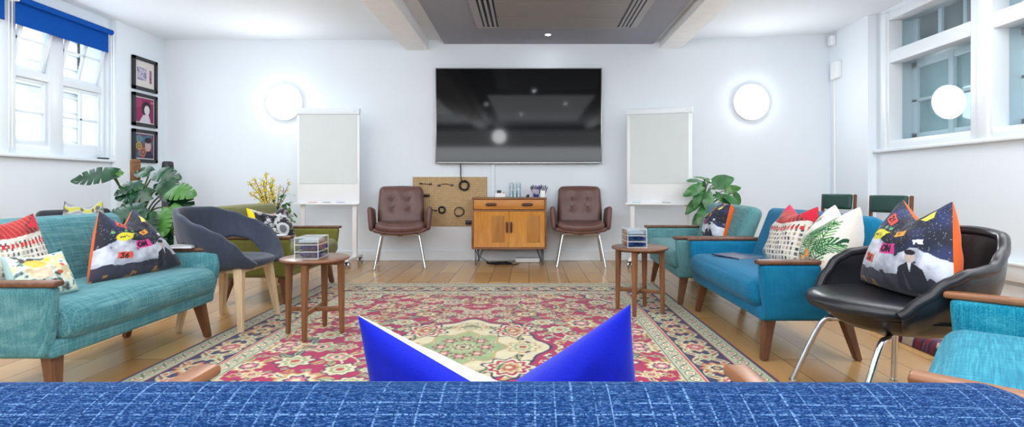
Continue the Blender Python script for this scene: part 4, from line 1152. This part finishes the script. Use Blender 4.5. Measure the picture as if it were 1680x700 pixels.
tag(mk('socket_box', b, BLACK, loc=on_wall(769, 364.5, 6.716)), 'black box on pegboard corner tucked behind the cabinet', 'box')

# ------------------------------------------------------------------ things on the cabinet
ZC = .8385
o = thing('thermostat_box', 'small white card box with dark display card on top, left on cabinet', 'box', (-.365, 6.50, ZC))
b = B(); bx(b, -.065, .065, -.04, .04, 0, .052, .003, 1); mk('card_box', b, WHITE, o)
b = B(); bx(b, -.042, .012, -.005, .005, .052, .088, .003, 1); mk('display_card', b, BLACK, o)
b = B(); softbox(b, (.038, 0, .058), (.022, .02, .012), .005, cuts=5); mk('red_clip', b, plain('red_plastic', (206, 60, 80), .4), o)
def tumbler_bm():
    b = B(); lathe(b, [(.031, 0), (.034, 0), (.031, .088), (.029, .092), (0, .092), (0, .084), (.028, .084), (.031, 0)], 24); return b
g0 = None
for i, (x, y, z, lab) in enumerate(((-.222, 6.52, 0, 'upturned glass at lower left rear of the stack on cabinet'), (-.135, 6.52, 0, 'upturned glass at lower right rear of the stack on cabinet'), (-.178, 6.44, 0, 'upturned glass at the front of the stack on cabinet'),
                           (-.222, 6.52, .0935, 'upturned glass on top left of the stack on cabinet'), (-.135, 6.52, .0935, 'upturned glass on top right of the stack on cabinet'))):
    if g0 is None: g0 = mk('drinking_glass', tumbler_bm(), GLASS, ang=60); o = g0
    else: o = g0.copy(); COL.objects.link(o)
    o.location = (x, y, ZC + z); tag(o, lab, 'glass', 'clear tumblers on the cabinet')
b = B(); softbox(b, (0, 0, .014), (.042, .03, .028), .009, cuts=7); softbox(b, (.008, -.004, .03), (.03, .02, .014), .006, cuts=5)
tag(mk('desk_clip', b, BLACK, loc=(-.018, 6.42, ZC)), 'tiny black object on cabinet between the glasses and pen pots', 'clip')
def pot(label, x, y, w_, h_, mat=None):
    o = thing('pen_pot', label, 'pen pot', (x, y, ZC)); b = B(); t = .003
    bx(b, -w_, w_, -w_, w_, 0, t); bx(b, -w_, w_, -w_, -w_ + t, t, h_); bx(b, -w_, w_, w_ - t, w_, t, h_); bx(b, -w_, -w_ + t, -w_, w_, t, h_); bx(b, w_ - t, w_, -w_, w_, t, h_)
    mk('pot_body', b, mat or ACRYL, o)
pot('clear square pen pot full of coloured pens on the cabinet', .085, 6.47, .042, .10)
pot('white pen pot of black pens at right end of cabinet', .172, 6.47, .034, .085, WHITE)
PENC = {'pink': (226, 64, 130), 'blue': (40, 60, 170), 'navy': (30, 36, 90), 'red': (210, 50, 60), 'sky': (90, 180, 220), 'black': (24, 24, 28), 'violet': (110, 80, 180), 'white': (232, 234, 238)}
PM = {k: plain('pen_' + k, c, .35) for k, c in PENC.items()}
def pens(cx, spread, cols, pot_name, h0):
    for i, c in enumerate(cols):
        u = i / (len(cols) - 1) - .5; x = cx + u * spread * .9; y = 6.47 + (.018 if i % 2 else -.016); ln = .135 + .02 * ((i * 37) % 5) / 4
        o = thing('pen', '%s pen standing in the %s, number %d from the left' % (c, pot_name, i + 1), 'pen', (x, y, ZC + .0035), rot=(R(4 if i % 2 else -5) , R(u * 36), 0), group='pens in the ' + pot_name)
        o['label'] = '%s pen in the %s, %s' % (c, pot_name, ['leftmost', 'second from left', 'third from left', 'fourth from left', 'fifth from left', 'sixth from left', 'seventh from left', 'eighth from left', 'ninth from left'][i])
        b = B(); tube(b, [(0, 0, 0), (0, 0, ln * .75)], .0055, 8); mk('barrel', b, PM[c], o)
        b = B(); tube(b, [(0, 0, ln * .72), (0, 0, ln)], .0066, 8); mk('pen_cap', b, PM['black' if c in ('pink', 'white', 'sky') else c], o)
pens(.085, .055, ['pink', 'sky', 'navy', 'red', 'blue', 'violet', 'navy', 'blue', 'black'], 'clear pen pot', 0)
pens(.172, .040, ['black', 'white', 'black', 'navy', 'black', 'black'], 'white pen pot', 0)
# under the cabinet
o = thing('power_strip', 'white power strip box on floor under the cabinet', 'power strip', (-.02, 6.62, 0))
b = B(); bx(b, -.155, .155, -.05, .05, 0.001, .055, .008, 2); mk('strip_body', b, WHITE, o)
b = B(); tube(b, smooth_path([(-.15, 0, .03), (-.24, .02, .06), (-.34, .03, .2)], 6), .004, 6); mk('cable', b, WHITE, o)
pts = []
for k in range(120):
    a = k / 28 * 2 * PI; rr = .125 + .025 * math.sin(k * .21); pts.append((rr * 1.15 * math.cos(a), rr * .55 * math.sin(a), .008 + .014 * (k / 120) + .006 * math.sin(k * .5) ** 2))
pts += [(.16, -.07, .01), (.21, -.03, .008), (.23, .03, .008)]
b = B(); tube(b, pts, .0055, 6); tube(b, smooth_path([(-.12, .0, .012), (-.2, .06, .05), (-.3, .09, .12), (-.32, .1, .2)], 6), .0045, 6)
tag(mk('floor_cable', b, CABLE, loc=(-.36, 6.40, 0)), 'loose coil of black cable on the floor under the cabinet', 'cable')

# ------------------------------------------------------------------ flip charts
def flip_chart(label, loc, rz, w_=.78, top=1.94, bot=.77, pad_in=.03):
    o = thing('flip_chart', label, 'flip chart', loc, rz, 'white mobile flip charts')
    h = w_ / 2
    b = B(); bx(b, -h, h, -.012, .012, bot, top - .05, .006, 2); mk('board', b, WHITE, o)
    b = B(); bx(b, -h - .005, h + .005, -.035, .018, top - .075, top, .008, 2); c = mk('clamp_bar', b, TRIM, o)
    b = B(); bx(b, h - .07, h - .04, -.038, -.034, top - .045, top - .03); mk('maker_badge', b, PAPER, c)
    b = B(); bx(b, -h + pad_in, h - pad_in, -.02, -.013, bot + .24, top - .07, .001, 1); mk('paper_pad', b, PAPER, o)
    b = B(); bx(b, -h - .01, h + .01, -.075, .012, bot - .018, bot - .006, .003, 1); bx(b, -h - .01, h + .01, -.077, -.07, bot - .018, bot + .006, .002, 1); mk('pen_tray', b, WHITE, o)
    for s in (-1, 1):
        b = B(); bx(b, s * (h - .065) - .028, s * (h - .065) + .028, -.004, .028, .09, top - .1, .006, 2); mk('upright', b, WHITE, o)
    for s in (-1, 1):
        x = s * (h - .065)
        b = B(); bx(b, x - .025, x + .025, -.28, .24, .075, .11, .008, 2); mk('foot', b, WHITE, o)
        for y in (-.25, .21):
            b = B(); bx(b, x - .016, x + .016, y - .018, y + .018, .03, .078, .004, 1); q = mk('caster', b, BLACK, o)
            for t in (-1, 1):
                b = B(); lathe(b, [(0, -.011), (.033, -.011), (.036, -.006), (.036, .006), (.033, .011), (0, .011)], 20, c=(x + t * .022, y, .037), rot=(0, R(90), 0)); mk('wheel', b, CHROME, q)
    return o
flip_chart('white flip chart on casters behind the olive sofa with plain grey pad', (-2.49, 6.36, 0), R(-1))
flip_chart('white flip chart on casters in front of the right wall lamp and plant', (1.60, 6.30, 0), R(-17), pad_in=.045)
for i, (px, c, l) in enumerate(((512, 'red', 'red marker pen on tray of the left flip chart'), (535, 'navy', 'navy marker pen on tray of the left flip chart'), (558, 'violet', 'violet marker pen on tray of the left flip chart'))):
    x = (px - 868) * 6.30 / 840; b = B(); tube(b, [(x - .05, 6.315, .773), (x + .05, 6.315, .773)], .0085, 8); tag(mk('marker_pen', b, PM[c]), l, 'marker', 'marker pens on the left flip chart')
for px, c, l in ((1046, 'sky', 'pale blue marker pen on tray of the right flip chart'), (1092, 'navy', 'navy marker pen on tray of the right flip chart')):
    x = (px - 868) * 6.25 / 840; y = 6.30 - (x - 1.57) * math.tan(R(17)) - .045; d = (math.cos(R(17)) * .05, -math.sin(R(17)) * .05)
    b = B(); tube(b, [(x - d[0], y - d[1], .773), (x + d[0], y + d[1], .773)], .0085, 8); tag(mk('marker_pen', b, PM[c]), l, 'marker', 'marker pens on the right flip chart')

# ------------------------------------------------------------------ framed pictures (generic artwork)
def art(cv, k):
    X, Y = cv.X, cv.Y
    if k == 0:
        cv.C[:] = (224, 216, 212); n = vnoise(X, Y, 8, 12, 3)
        m = (X > .1) & (X < .58) & (Y > .25) & (Y < .75); cv.put(m, (150, 140, 176)); cv.put(m & (n > .5), (190, 184, 206)); cv.put(m & (abs(n - .48) < .02), (90, 60, 90)); m = (X > .74) & (X < .86) & (Y > .2) & (Y < .72); cv.put(m, (160, 104, 120)); cv.put(m & (n > .55), (110, 70, 84))
    elif k == 1:
        cv.C[:] = (146, 44, 92)
        for j in range(6): cv.seg((0, .6 + j * .07), (.3, .68 + j * .07), .012, (180, 92, 130))
        cv.ell(.58, .58, .26, .3, (48, 36, 44)); cv.ell(.62, .52, .15, .2, (216, 214, 216)); cv.poly([(.2, 0), (.4, .3), (.7, .36), (.84, .0)], (206, 206, 210)); cv.rect(.84, .98, .82, .92, (190, 120, 150))
    else:
        cv.C[:] = (94, 84, 118); n = vnoise(X, Y, 6, 22, 3); cv.put(n > .55, (70, 120, 140)); cv.put(n < .38, (120, 64, 88))
        for x, y, r_, c in ((.2, .8, .14, (110, 150, 160)), (.18, .5, .16, (190, 160, 70)), (.4, .25, .2, (180, 110, 84))): cv.ell(x, y, r_, r_, c); cv.ell(x, y, r_ * .6, r_ * .6, (80, 70, 90)); cv.ell(x, y, r_ * .35, r_ * .35, c)
        cv.ell(.68, .52, .17, .24, (196, 168, 158)); cv.poly([(.45, 0), (.6, .3), (.85, .3), (1, .05), (1, 0)], (60, 50, 74)); cv.ell(.68, .75, .2, .12, (50, 40, 48))
BFRAME = plain('black_frame', (24, 24, 27), .35); MAT = plain('mount_board', (228, 224, 222), .8)
for k, (z, lab) in enumerate(((2.365, 'black framed picture with white mount and two small purple shapes, topmost of three'), (1.92, 'black framed magenta picture with pale abstract figure, middle of three'), (1.475, 'black framed multicoloured picture with circles, lowest of three'))):
    o = thing('framed_picture', lab, 'picture', (XL, 6.385, z), 0, 'framed pictures on the left wall'); h, t = .203, .042
    b = B()
    for q in ((-h, h, -h, -h + t), (-h, h, h - t, h), (-h, -h + t, -h, h), (h - t, h, -h, h)): bx(b, .002, .03, q[0], q[1], q[2], q[3], .003, 1)
    mk('frame', b, BFRAME, o)
    b = B(); bx(b, .004, .012, -h + t, h - t, -h + t, h - t); mk('mount', b, MAT, o)
    n = 70; g = h - t - (.004 if k == 0 else .012); U, V = np.meshgrid(np.linspace(0, 1, n), np.linspace(0, 1, n), indexing='ij')
    cv = Canvas(U, V, (200, 200, 200)); art(cv, k)
    P = np.stack([np.zeros_like(U) + .0135, (U - .5) * 2 * g, (V - .5) * 2 * g], -1).reshape(-1, 3)
    idx = np.arange(n * n).reshape(n, n); F = np.stack([idx[:-1, :-1], idx[1:, :-1], idx[1:, 1:], idx[:-1, 1:]], -1).reshape(-1, 4)
    me = grid_mesh('artwork', P, F, cv.C.reshape(-1, 3)); me.materials.append(PRINT); a = bpy.data.objects.new('artwork', me); COL.objects.link(a); a.parent = o

# ------------------------------------------------------------------ plants
def monstera_leaf(b, L, Wd, M, notch=True, nl=5, curl=.25, droop=.5, seed=0):
    """leaf blade along +x from its base, split at the rims"""
    rr = random.Random(seed); N = 44; J = 5; t = bmesh.new(); rows = {}
    for s in (-1, 1):
        for i in range(N + 1):
            q = i / N
            wd = Wd * (math.sin(PI * min(1, q * .93 + .07)) ** .62) * (1 - .35 * q)
            r_ = 1.0
            if notch and .18 < q < .92:
                f = (q * nl * 1.25 + .2) % 1.0
                if f < .17: r_ = .38
            back = -.16 * L * (1 - q) ** 4
            for j in range(J + 1):
                v = j / J * r_
                x = L * q + back * v + .20 * L * v * v * (q) * .6
                y = s * wd * v
                z = -droop * L * q * q + curl * wd * (v ** 1.5) * .6 - .25 * wd * v * v + .012 * L * math.sin(q * 20) * v
                rows[(s, i, j)] = t.verts.new((x, y, z))
    for s in (-1, 1):
        for i in range(N):
            for j in range(J):
                vs = (rows[(s, i, j)], rows[(s, i + 1, j)], rows[(s, i + 1, j + 1)], rows[(s, i, j + 1)])
                try: t.faces.new(vs if s < 0 else vs[::-1])
                except ValueError: pass
    bmesh.ops.remove_doubles(t, verts=t.verts[:], dist=1e-5)
    merge(b, t, M)
def aim(p, az, el, roll=0):
    return Matrix.Translation(Vector(p)) @ Matrix.Rotation(az, 4, 'Z') @ Matrix.Rotation(-el, 4, 'Y') @ Matrix.Rotation(roll, 4, 'X')
def PX(px, py, y): return Vector(((px - 868) * y / 840, y, .98 - (py - 305) * y / 840))

base = Vector((-4.12, 5.35, 0))
mo = thing('monstera_plant', 'big monstera with split dark green leaves on a coir pole behind the teal sofa', 'plant', base)
b = B(); lathe(b, [(0, 0), (.15, 0), (.19, .34), (.2, .36), (.18, .36), (.17, .32), (0, .32)], 32); mk('pot', b, POT, mo)
b = B(); c = PX(222, 263, 5.35) - base; lathe(b, [(0, .31), (.045, .31), (.045, c.z), (.03, c.z + .012), (0, c.z + .012)], 18, c=(c.x, c.y, 0)); mk('coir_pole', b, COIR, mo)
# leaves: pixel of blade base, depth, azimuth, elevation, length, width, roll, material
LV = [((186, 284), 4.95, 192, -6, .36, .11, -62, LEAF, .22), ((183, 286), 4.95, 15, 12, .09, .06, 60, LEAFY, .1),
      ((246, 318), 5.0, 215, 8, .24, .13, -50, LEAF, .5), ((232, 300), 5.05, 235, -10, .20, .11, -30, LEAF, .5), ((254, 284), 5.2, -20, 5, .22, .12, 50, LEAF, .6),
      ((246, 282), 5.25, 185, 15, .16, .10, -50, LEAF, .5), ((276, 312), 5.1, -25, 5, .26, .13, 50, LEAFY, .5), ((286, 316), 5.2, -35, -25, .26, .13, 35, LEAF, .6),
      ((236, 340), 4.85, 225, -12, .26, .15, -35, LEAF, .4), ((224, 345), 4.8, 262, -45, .26, .16, -5, LEAF, .3), ((196, 346), 4.9, 192, -18, .20, .10, -45, LEAF, .5), ((242, 352), 4.8, 285, -55, .24, .14, 15, LEAF, .3),
      ((264, 348), 4.9, -60, -35, .24, .13, 25, LEAFY, .4), ((278, 340), 5.0, -40, -40, .25, .13, 35, LEAFY, .5), ((262, 372), 4.85, -80, -55, .24, .12, 20, LEAF, .3), ((288, 350), 5.15, -30, -50, .26, .13, 40, LEAFY, .4), ((262, 300), 5.3, -30, -30, .22, .12, 45, LEAF, .6), ((236, 322), 5.0, 240, -25, .22, .12, -30, LEAF, .5), ((268, 385), 4.9, -75, -60, .22, .12, 15, LEAF, .3),
      ((274, 296), 5.15, -60, -40, .22, .13, 20, LEAF, .4), ((205, 352), 4.9, 250, -40, .2, .12, -20, LEAF, .3)]
for i, (p, y, az, el, L, Wd, roll, mt, dr) in enumerate(LV):
    q = PX(p[0], p[1], y) - base
    b = B(); s = Vector((c.x * .6 + .02 * math.sin(i), c.y * .6, .36 + .03 * (i % 5)))
    mid = (s + q) / 2 + Vector((0, 0, .12)); tube(b, smooth_path([s, mid, q], 8), [.009] * 8 + [.007] * 9, 6); mk('stem', b, STEM, mo)
    b = B(); monstera_leaf(b, L, Wd, aim(q, R(az), R(el), R(roll)), nl=5, droop=dr, seed=i); mk('leaf', b, mt, mo, 80, recalc=False)

base = Vector((2.06, 6.05, 0))
po = thing('pothos_plant', 'leafy green climbing plant on a coir pole behind the grey teal sofa', 'plant', base)
b = B(); lathe(b, [(0, 0), (.13, 0), (.16, .30), (.165, .32), (.15, .32), (.14, .29), (0, .29)], 32); mk('pot', b, POT, po)
b = B(); lathe(b, [(0, .28), (.03, .28), (.03, 1.0), (.02, 1.01), (0, 1.01)], 14); mk('coir_pole', b, COIR, po)
PV = [((1158, 300), 200, 20, .20, -30), ((1163, 298), 90, 35, .13, 0), ((1152, 305), 195, -20, .19, -60), ((1170, 302), 10, 22, .26, 60), ((1190, 312), -10, 15, .15, 70), ((1160, 315), 265, -60, .19, 10), ((1150, 325), 190, -35, .2, -40),
      ((1175, 318), -30, -30, .18, 40), ((1160, 335), 220, -50, .22, -20), ((1155, 345), 200, -45, .2, -30), ((1178, 322), 0, -10, .17, 60), ((1192, 322), -5, -25, .18, 50), ((1205, 316), -15, -55, .12, 70), ((1165, 350), 250, -65, .24, 0), ((1148, 312), 205, -60, .17, -20), ((1185, 330), -20, -50, .15, 20), ((1160, 368), 240, -60, .22, 0), ((1156, 292), 160, 20, .1, -20), ((1168, 308), 280, 10, .16, 20)]
for i, (p, az, el, L, roll) in enumerate(PV):
    q = PX(p[0], p[1], 6.0 - .07 * (i % 3)) - base
    b = B(); s = Vector((.0, -.02, max(.35, q.z - .22))); tube(b, smooth_path([s, (s + q) / 2 + Vector((0, 0, .05)), q], 6), .006, 6); mk('stem', b, STEM, po)
    b = B(); monstera_leaf(b, L * 1.12, L * .40, aim(q, R(az), R(el), R(roll)), notch=False, droop=.35, seed=i); mk('leaf', b, LEAFY if i in (1, 4) else LEAF2, po, 80, recalc=False)

base = Vector((-3.02, 6.0, 0))
vs = thing('vase_of_forsythia', 'tall floor vase of yellow forsythia twigs and green leaves behind olive sofa', 'vase', base)
b = B(); lathe(b, [(0, 0), (.10, 0), (.12, .2), (.10, .46), (.075, .54), (.085, .58), (.075, .58), (.065, .54), (0, .5)], 32); mk('vase', b, plain('vase_glaze', (90, 110, 104), .25), vs)
tw = B(); fl = B(); lv = B(); rr = random.Random(5)
TP = [(409, 300), (417, 293), (437, 284), (432, 296), (449, 294), (441, 300), (424, 308), (476, 298), (458, 306), (466, 312), (413, 318), (470, 320), (445, 316)]
for i, (px, py) in enumerate(TP):
    tip = PX(px, py, 5.95 + .05 * (i % 3)) - base; s = Vector((rr.uniform(-.03, .03), rr.uniform(-.03, .03), .55)); m1 = s.lerp(tip, .5) + Vector((rr.uniform(-.03, .03), 0, .04))
    path = smooth_path([s, m1, tip], 12); b = B(); tube(b, path, [.006 - .004 * k / (len(path) - 1) for k in range(len(path))], 6)
    yellow = px < 460 or i == 7
    for k in range(6, len(path)):
        if rr.random() < .55:
            d = Vector((rr.uniform(-1, 1), rr.uniform(-1, 1), rr.uniform(.1, 1))).normalized() * rr.uniform(.02, .06); tube(b, [path[k], path[k] + d], .0018, 4)
    mk('twig', b, TWIG, vs)
    if yellow:
        b = B()
        for k in range(5, len(path)):
            for _ in range(3 if px < 450 else 1):
                if rr.random() < .8:
                    c0 = path[k] + Vector((rr.gauss(0, .016), rr.gauss(0, .016), rr.gauss(0, .014)))
                    for a in range(3):
                        an = a * 2.1 + rr.random(); d = Vector((math.cos(an) * .011, math.sin(an) * .008, .008 * math.sin(an * 2))); e_ = Vector((-d.y * .5, d.x * .5, .006)); v = [b.verts.new(c0), b.verts.new(c0 + d + e_), b.verts.new(c0 + d * 1.6), b.verts.new(c0 + d - e_)]; b.faces.new(v)
        o = mk('blossom', b, YEL, vs, recalc=False); o['kind'] = 'stuff'
b = B()
for k in range(90):
    p = PX(rr.gauss(463, 9), rr.gauss(350, 12), rr.uniform(5.85, 6.05)) - base
    monstera_leaf(b, rr.uniform(.05, .09), .022, aim(p, rr.uniform(0, 6.28), rr.uniform(-.9, .7)), notch=False, droop=.3)
o = mk('foliage', b, LEAF2, vs, 80, recalc=False); o['kind'] = 'stuff'
for (px, py) in ((450, 348), (472, 346)):
    b = B(); softbox(b, PX(px, py, 5.85) - base, (.075, .06, .065), .03, cuts=7); mk('green_bloom', b, LEAFY, vs)

# ------------------------------------------------------------------ tower fan, chairs along the walls, magazines
tf = thing('tower_fan', 'slim black tower fan in the back left corner behind the monstera', 'fan', (-4.48, 6.35, 0))
b = B(); lathe(b, [(0, 0), (.13, 0), (.13, .02), (.05, .045), (0, .045)], 32); mk('base', b, BLACK, tf)
b = B(); lathe(b, [(.055, .04), (.062, .08), (.062, 1.22), (.058, 1.27), (.045, 1.285), (0, 1.275)], 28); mk('column', b, BLACK, tf)
b = B()
for k in range(14):
    a = -PI / 2 - .7 + k * .1; tube(b, [(.063 * math.cos(a), .063 * math.sin(a), .2), (.063 * math.cos(a), .063 * math.sin(a), 1.12)], .0025, 4)
mk('grille', b, STEEL, tf)
DK = fabric('charcoal_upholstery', (52, 58, 64), (66, 72, 78), (38, 42, 48), .4)
ch = thing('easy_chair', 'dark low easy chair against left wall behind the teal sofa', 'chair', (-4.0, 4.72, 0), R(70))
b = B(); softbox(b, (0, -.02, .38), (.56, .56, .13), .05, (0, 0, .015)); mk('seat', b, DK, ch, 80)
b = B(); softbox(b, (0, .26, .565), (.58, .11, .40), .045, (0, .01, 0), rot=(R(-12), 0, 0)); mk('backrest', b, DK, ch, 80)
for sx in (-1, 1):
    for sy in (-1, 1): mk('leg', leg_bm(sx * .22, sy * .2, .33, sx * .25, sy * .24, 0, .024, .015), LEGWOOD, ch)
cushion('grey and yellow wavy print cushion on the dark chair by left wall', (-4.08, 4.69, .46), R(40), R(-10), .36, .39, .15, p_waves, (180, 180, 176), taper=.25, chop=.07, n=90)
def stack_chair(label, loc, rz):
    w = thing('side_chair', label, 'chair', loc, rz, 'green vinyl chairs along the right wall')
    b = B(); softbox(b, (0, .205, .80), (.34, .045, .175), .018, (0, .008, 0), rot=(R(-8), 0, 0), cuts=9); mk('backrest', b, GREENV, w, 70)
    b = B(); softbox(b, (0, -.01, .455), (.42, .40, .06), .022, (0, 0, .012), cuts=9); mk('seat', b, GREENV, w, 70)
    for s in (-1, 1):
        mk('back_post', leg_bm(s * .185, .245, .885, s * .185, .185, 0, .016, .014), BIRCH if False else TLEG, w)
        mk('leg', leg_bm(s * .185, -.17, .43, s * .19, -.185, 0, .017, .013), TLEG, w)
    b = B(); bx(b, -.185, .185, -.19, -.165, .385, .43, .004, 1); bx(b, -.2, -.175, -.17, .19, .385, .43, .004, 1); bx(b, .175, .2, -.17, .19, .385, .43, .004, 1); mk('seat_frame', b, TLEG, w)
    return w
sc0 = stack_chair('green vinyl chair with wooden posts at right wall, nearest the back corner', (3.40, 5.86, 0), R(-62))
dup(sc0, (3.42, 5.03, 0), R(-62), 'green vinyl chair with wooden posts at right wall, nearer the window')
def book(label, loc, rz, s, cmat, name='book', cat='book', rot=None):
    o = thing(name, label, cat, loc, rz, rot=rot)
    b = B(); bx(b, -s[0] / 2, s[0] / 2, -s[1] / 2, s[1] / 2, .0, .0015); bx(b, -s[0] / 2, s[0] / 2, -s[1] / 2, s[1] / 2, s[2] - .0015, s[2]); bx(b, -s[0] / 2, -s[0] / 2 + .002, -s[1] / 2, s[1] / 2, 0, s[2]); mk('cover', b, cmat, o)
    b = B(); bx(b, -s[0] / 2 + .002, s[0] / 2 - .003, -s[1] / 2 + .003, s[1] / 2 - .003, .0016, s[2] - .0016); mk('pages', b, PAPERW, o)
GREYB = plain('grey_cover', (176, 180, 184), .5)
book('pale grey book lying on the far arm of the teal sofa', (-2.275, 3.375, .5745), R(4), (.15, .10, .018), GREYB)
book('white magazine lying on the near arm of the olive sofa', (-2.10, 4.185, .5745), R(3), (.21, .09, .007), plain('white_cover', (222, 226, 232), .4), 'magazine', 'magazine')
book('open patterned magazine lying on the seat of the bright blue sofa', (1.50, 3.70, .472), R(20), (.21, .28, .008), plain('dark_cover', (64, 70, 100), .35, var=.8, nscale=22), 'magazine', 'magazine')

# ------------------------------------------------------------------ light
def area(name, loc, rot, sx, sy, power, c=(1, 1, 1)):
    l = bpy.data.lights.new(name, 'AREA'); l.shape = 'RECTANGLE'; l.size = sx; l.size_y = sy; l.energy = power; l.color = c
    o = bpy.data.objects.new(name, l); COL.objects.link(o); o.location = loc; o.rotation_euler = rot; return o
def point(name, loc, power, rad=.1, c=(1, 1, 1)):
    l = bpy.data.lights.new(name, 'POINT'); l.energy = power; l.shadow_soft_size = rad; l.color = c
    o = bpy.data.objects.new(name, l); COL.objects.link(o); o.location = loc; return o
area('overhead_fill_left', (-3.1, 2.2, 2.88), (0, 0, 0), 2.2, 5.0, LP[0], (.93, .97, 1))  # added fill over the left seating, no fitting hangs here
area('overhead_fill_right', (2.95, 2.2, 2.88), (0, 0, 0), 1.4, 5.0, LP[1], (.93, .97, 1))  # matching added fill over the right bay
area('overhead_fill_middle', (.25, .9, 2.83), (0, 0, 0), 2.2, 4.0, LP[2], (.95, .98, 1))  # added overhead fill down the middle, not a ceiling fitting
area('window_daylight', (-4.80, 5.36, 2.0), (0, R(-90), 0), 1.3, 1.1, LP[3], (.82, .91, 1))
area('rear_fill', (-.1, -2.6, 1.7), (R(84), 0, 0), 6.5, 2.0, LP[4], (.96, .98, 1))  # added fill behind the camera, facing the back wall
area('upward_fill', (-.1, -1.5, 1.9), (R(160), 0, 0), 6.5, 1.5, LP[5], (.92, .97, 1))  # added unseen fill aimed upward to brighten the ceiling
wd = bpy.data.worlds.new('world'); bpy.context.scene.world = wd; wd.use_nodes = True
nt = wd.node_tree; bg = nt.nodes['Background']
sk = nt.nodes.new('ShaderNodeTexSky'); sk.sky_type = 'HOSEK_WILKIE'; sk.sun_direction = (.5, .2, .8); sk.turbidity = 6
mx = nt.nodes.new('ShaderNodeMix'); mx.data_type = 'RGBA'; mx.inputs[0].default_value = .8
nt.links.new(sk.outputs[0], mx.inputs[6]); mx.inputs[7].default_value = (.9, .96, 1, 1); nt.links.new(mx.outputs[2], bg.inputs['Color']); bg.inputs['Strength'].default_value = 3.2

# ------------------------------------------------------------------ camera
cam = bpy.data.cameras.new('camera'); co = bpy.data.objects.new('camera', cam); COL.objects.link(co)
cam.sensor_width = 36; cam.lens = 18.0; cam.clip_start = .02
co.location = (0, 0, .98); co.rotation_euler = (R(90), 0, 0)
cam.shift_x = -28 / 1680; cam.shift_y = -45 / 1680
sc = bpy.context.scene; sc.camera = co
sc.view_settings.view_transform = 'Standard'; sc.view_settings.look = 'None'; sc.view_settings.exposure = EXPO
sc.cycles.max_bounces = 10; sc.cycles.transparent_max_bounces = 24; sc.cycles.caustics_reflective = False; sc.cycles.caustics_refractive = False
sc.cycles.sample_clamp_indirect = 6.0
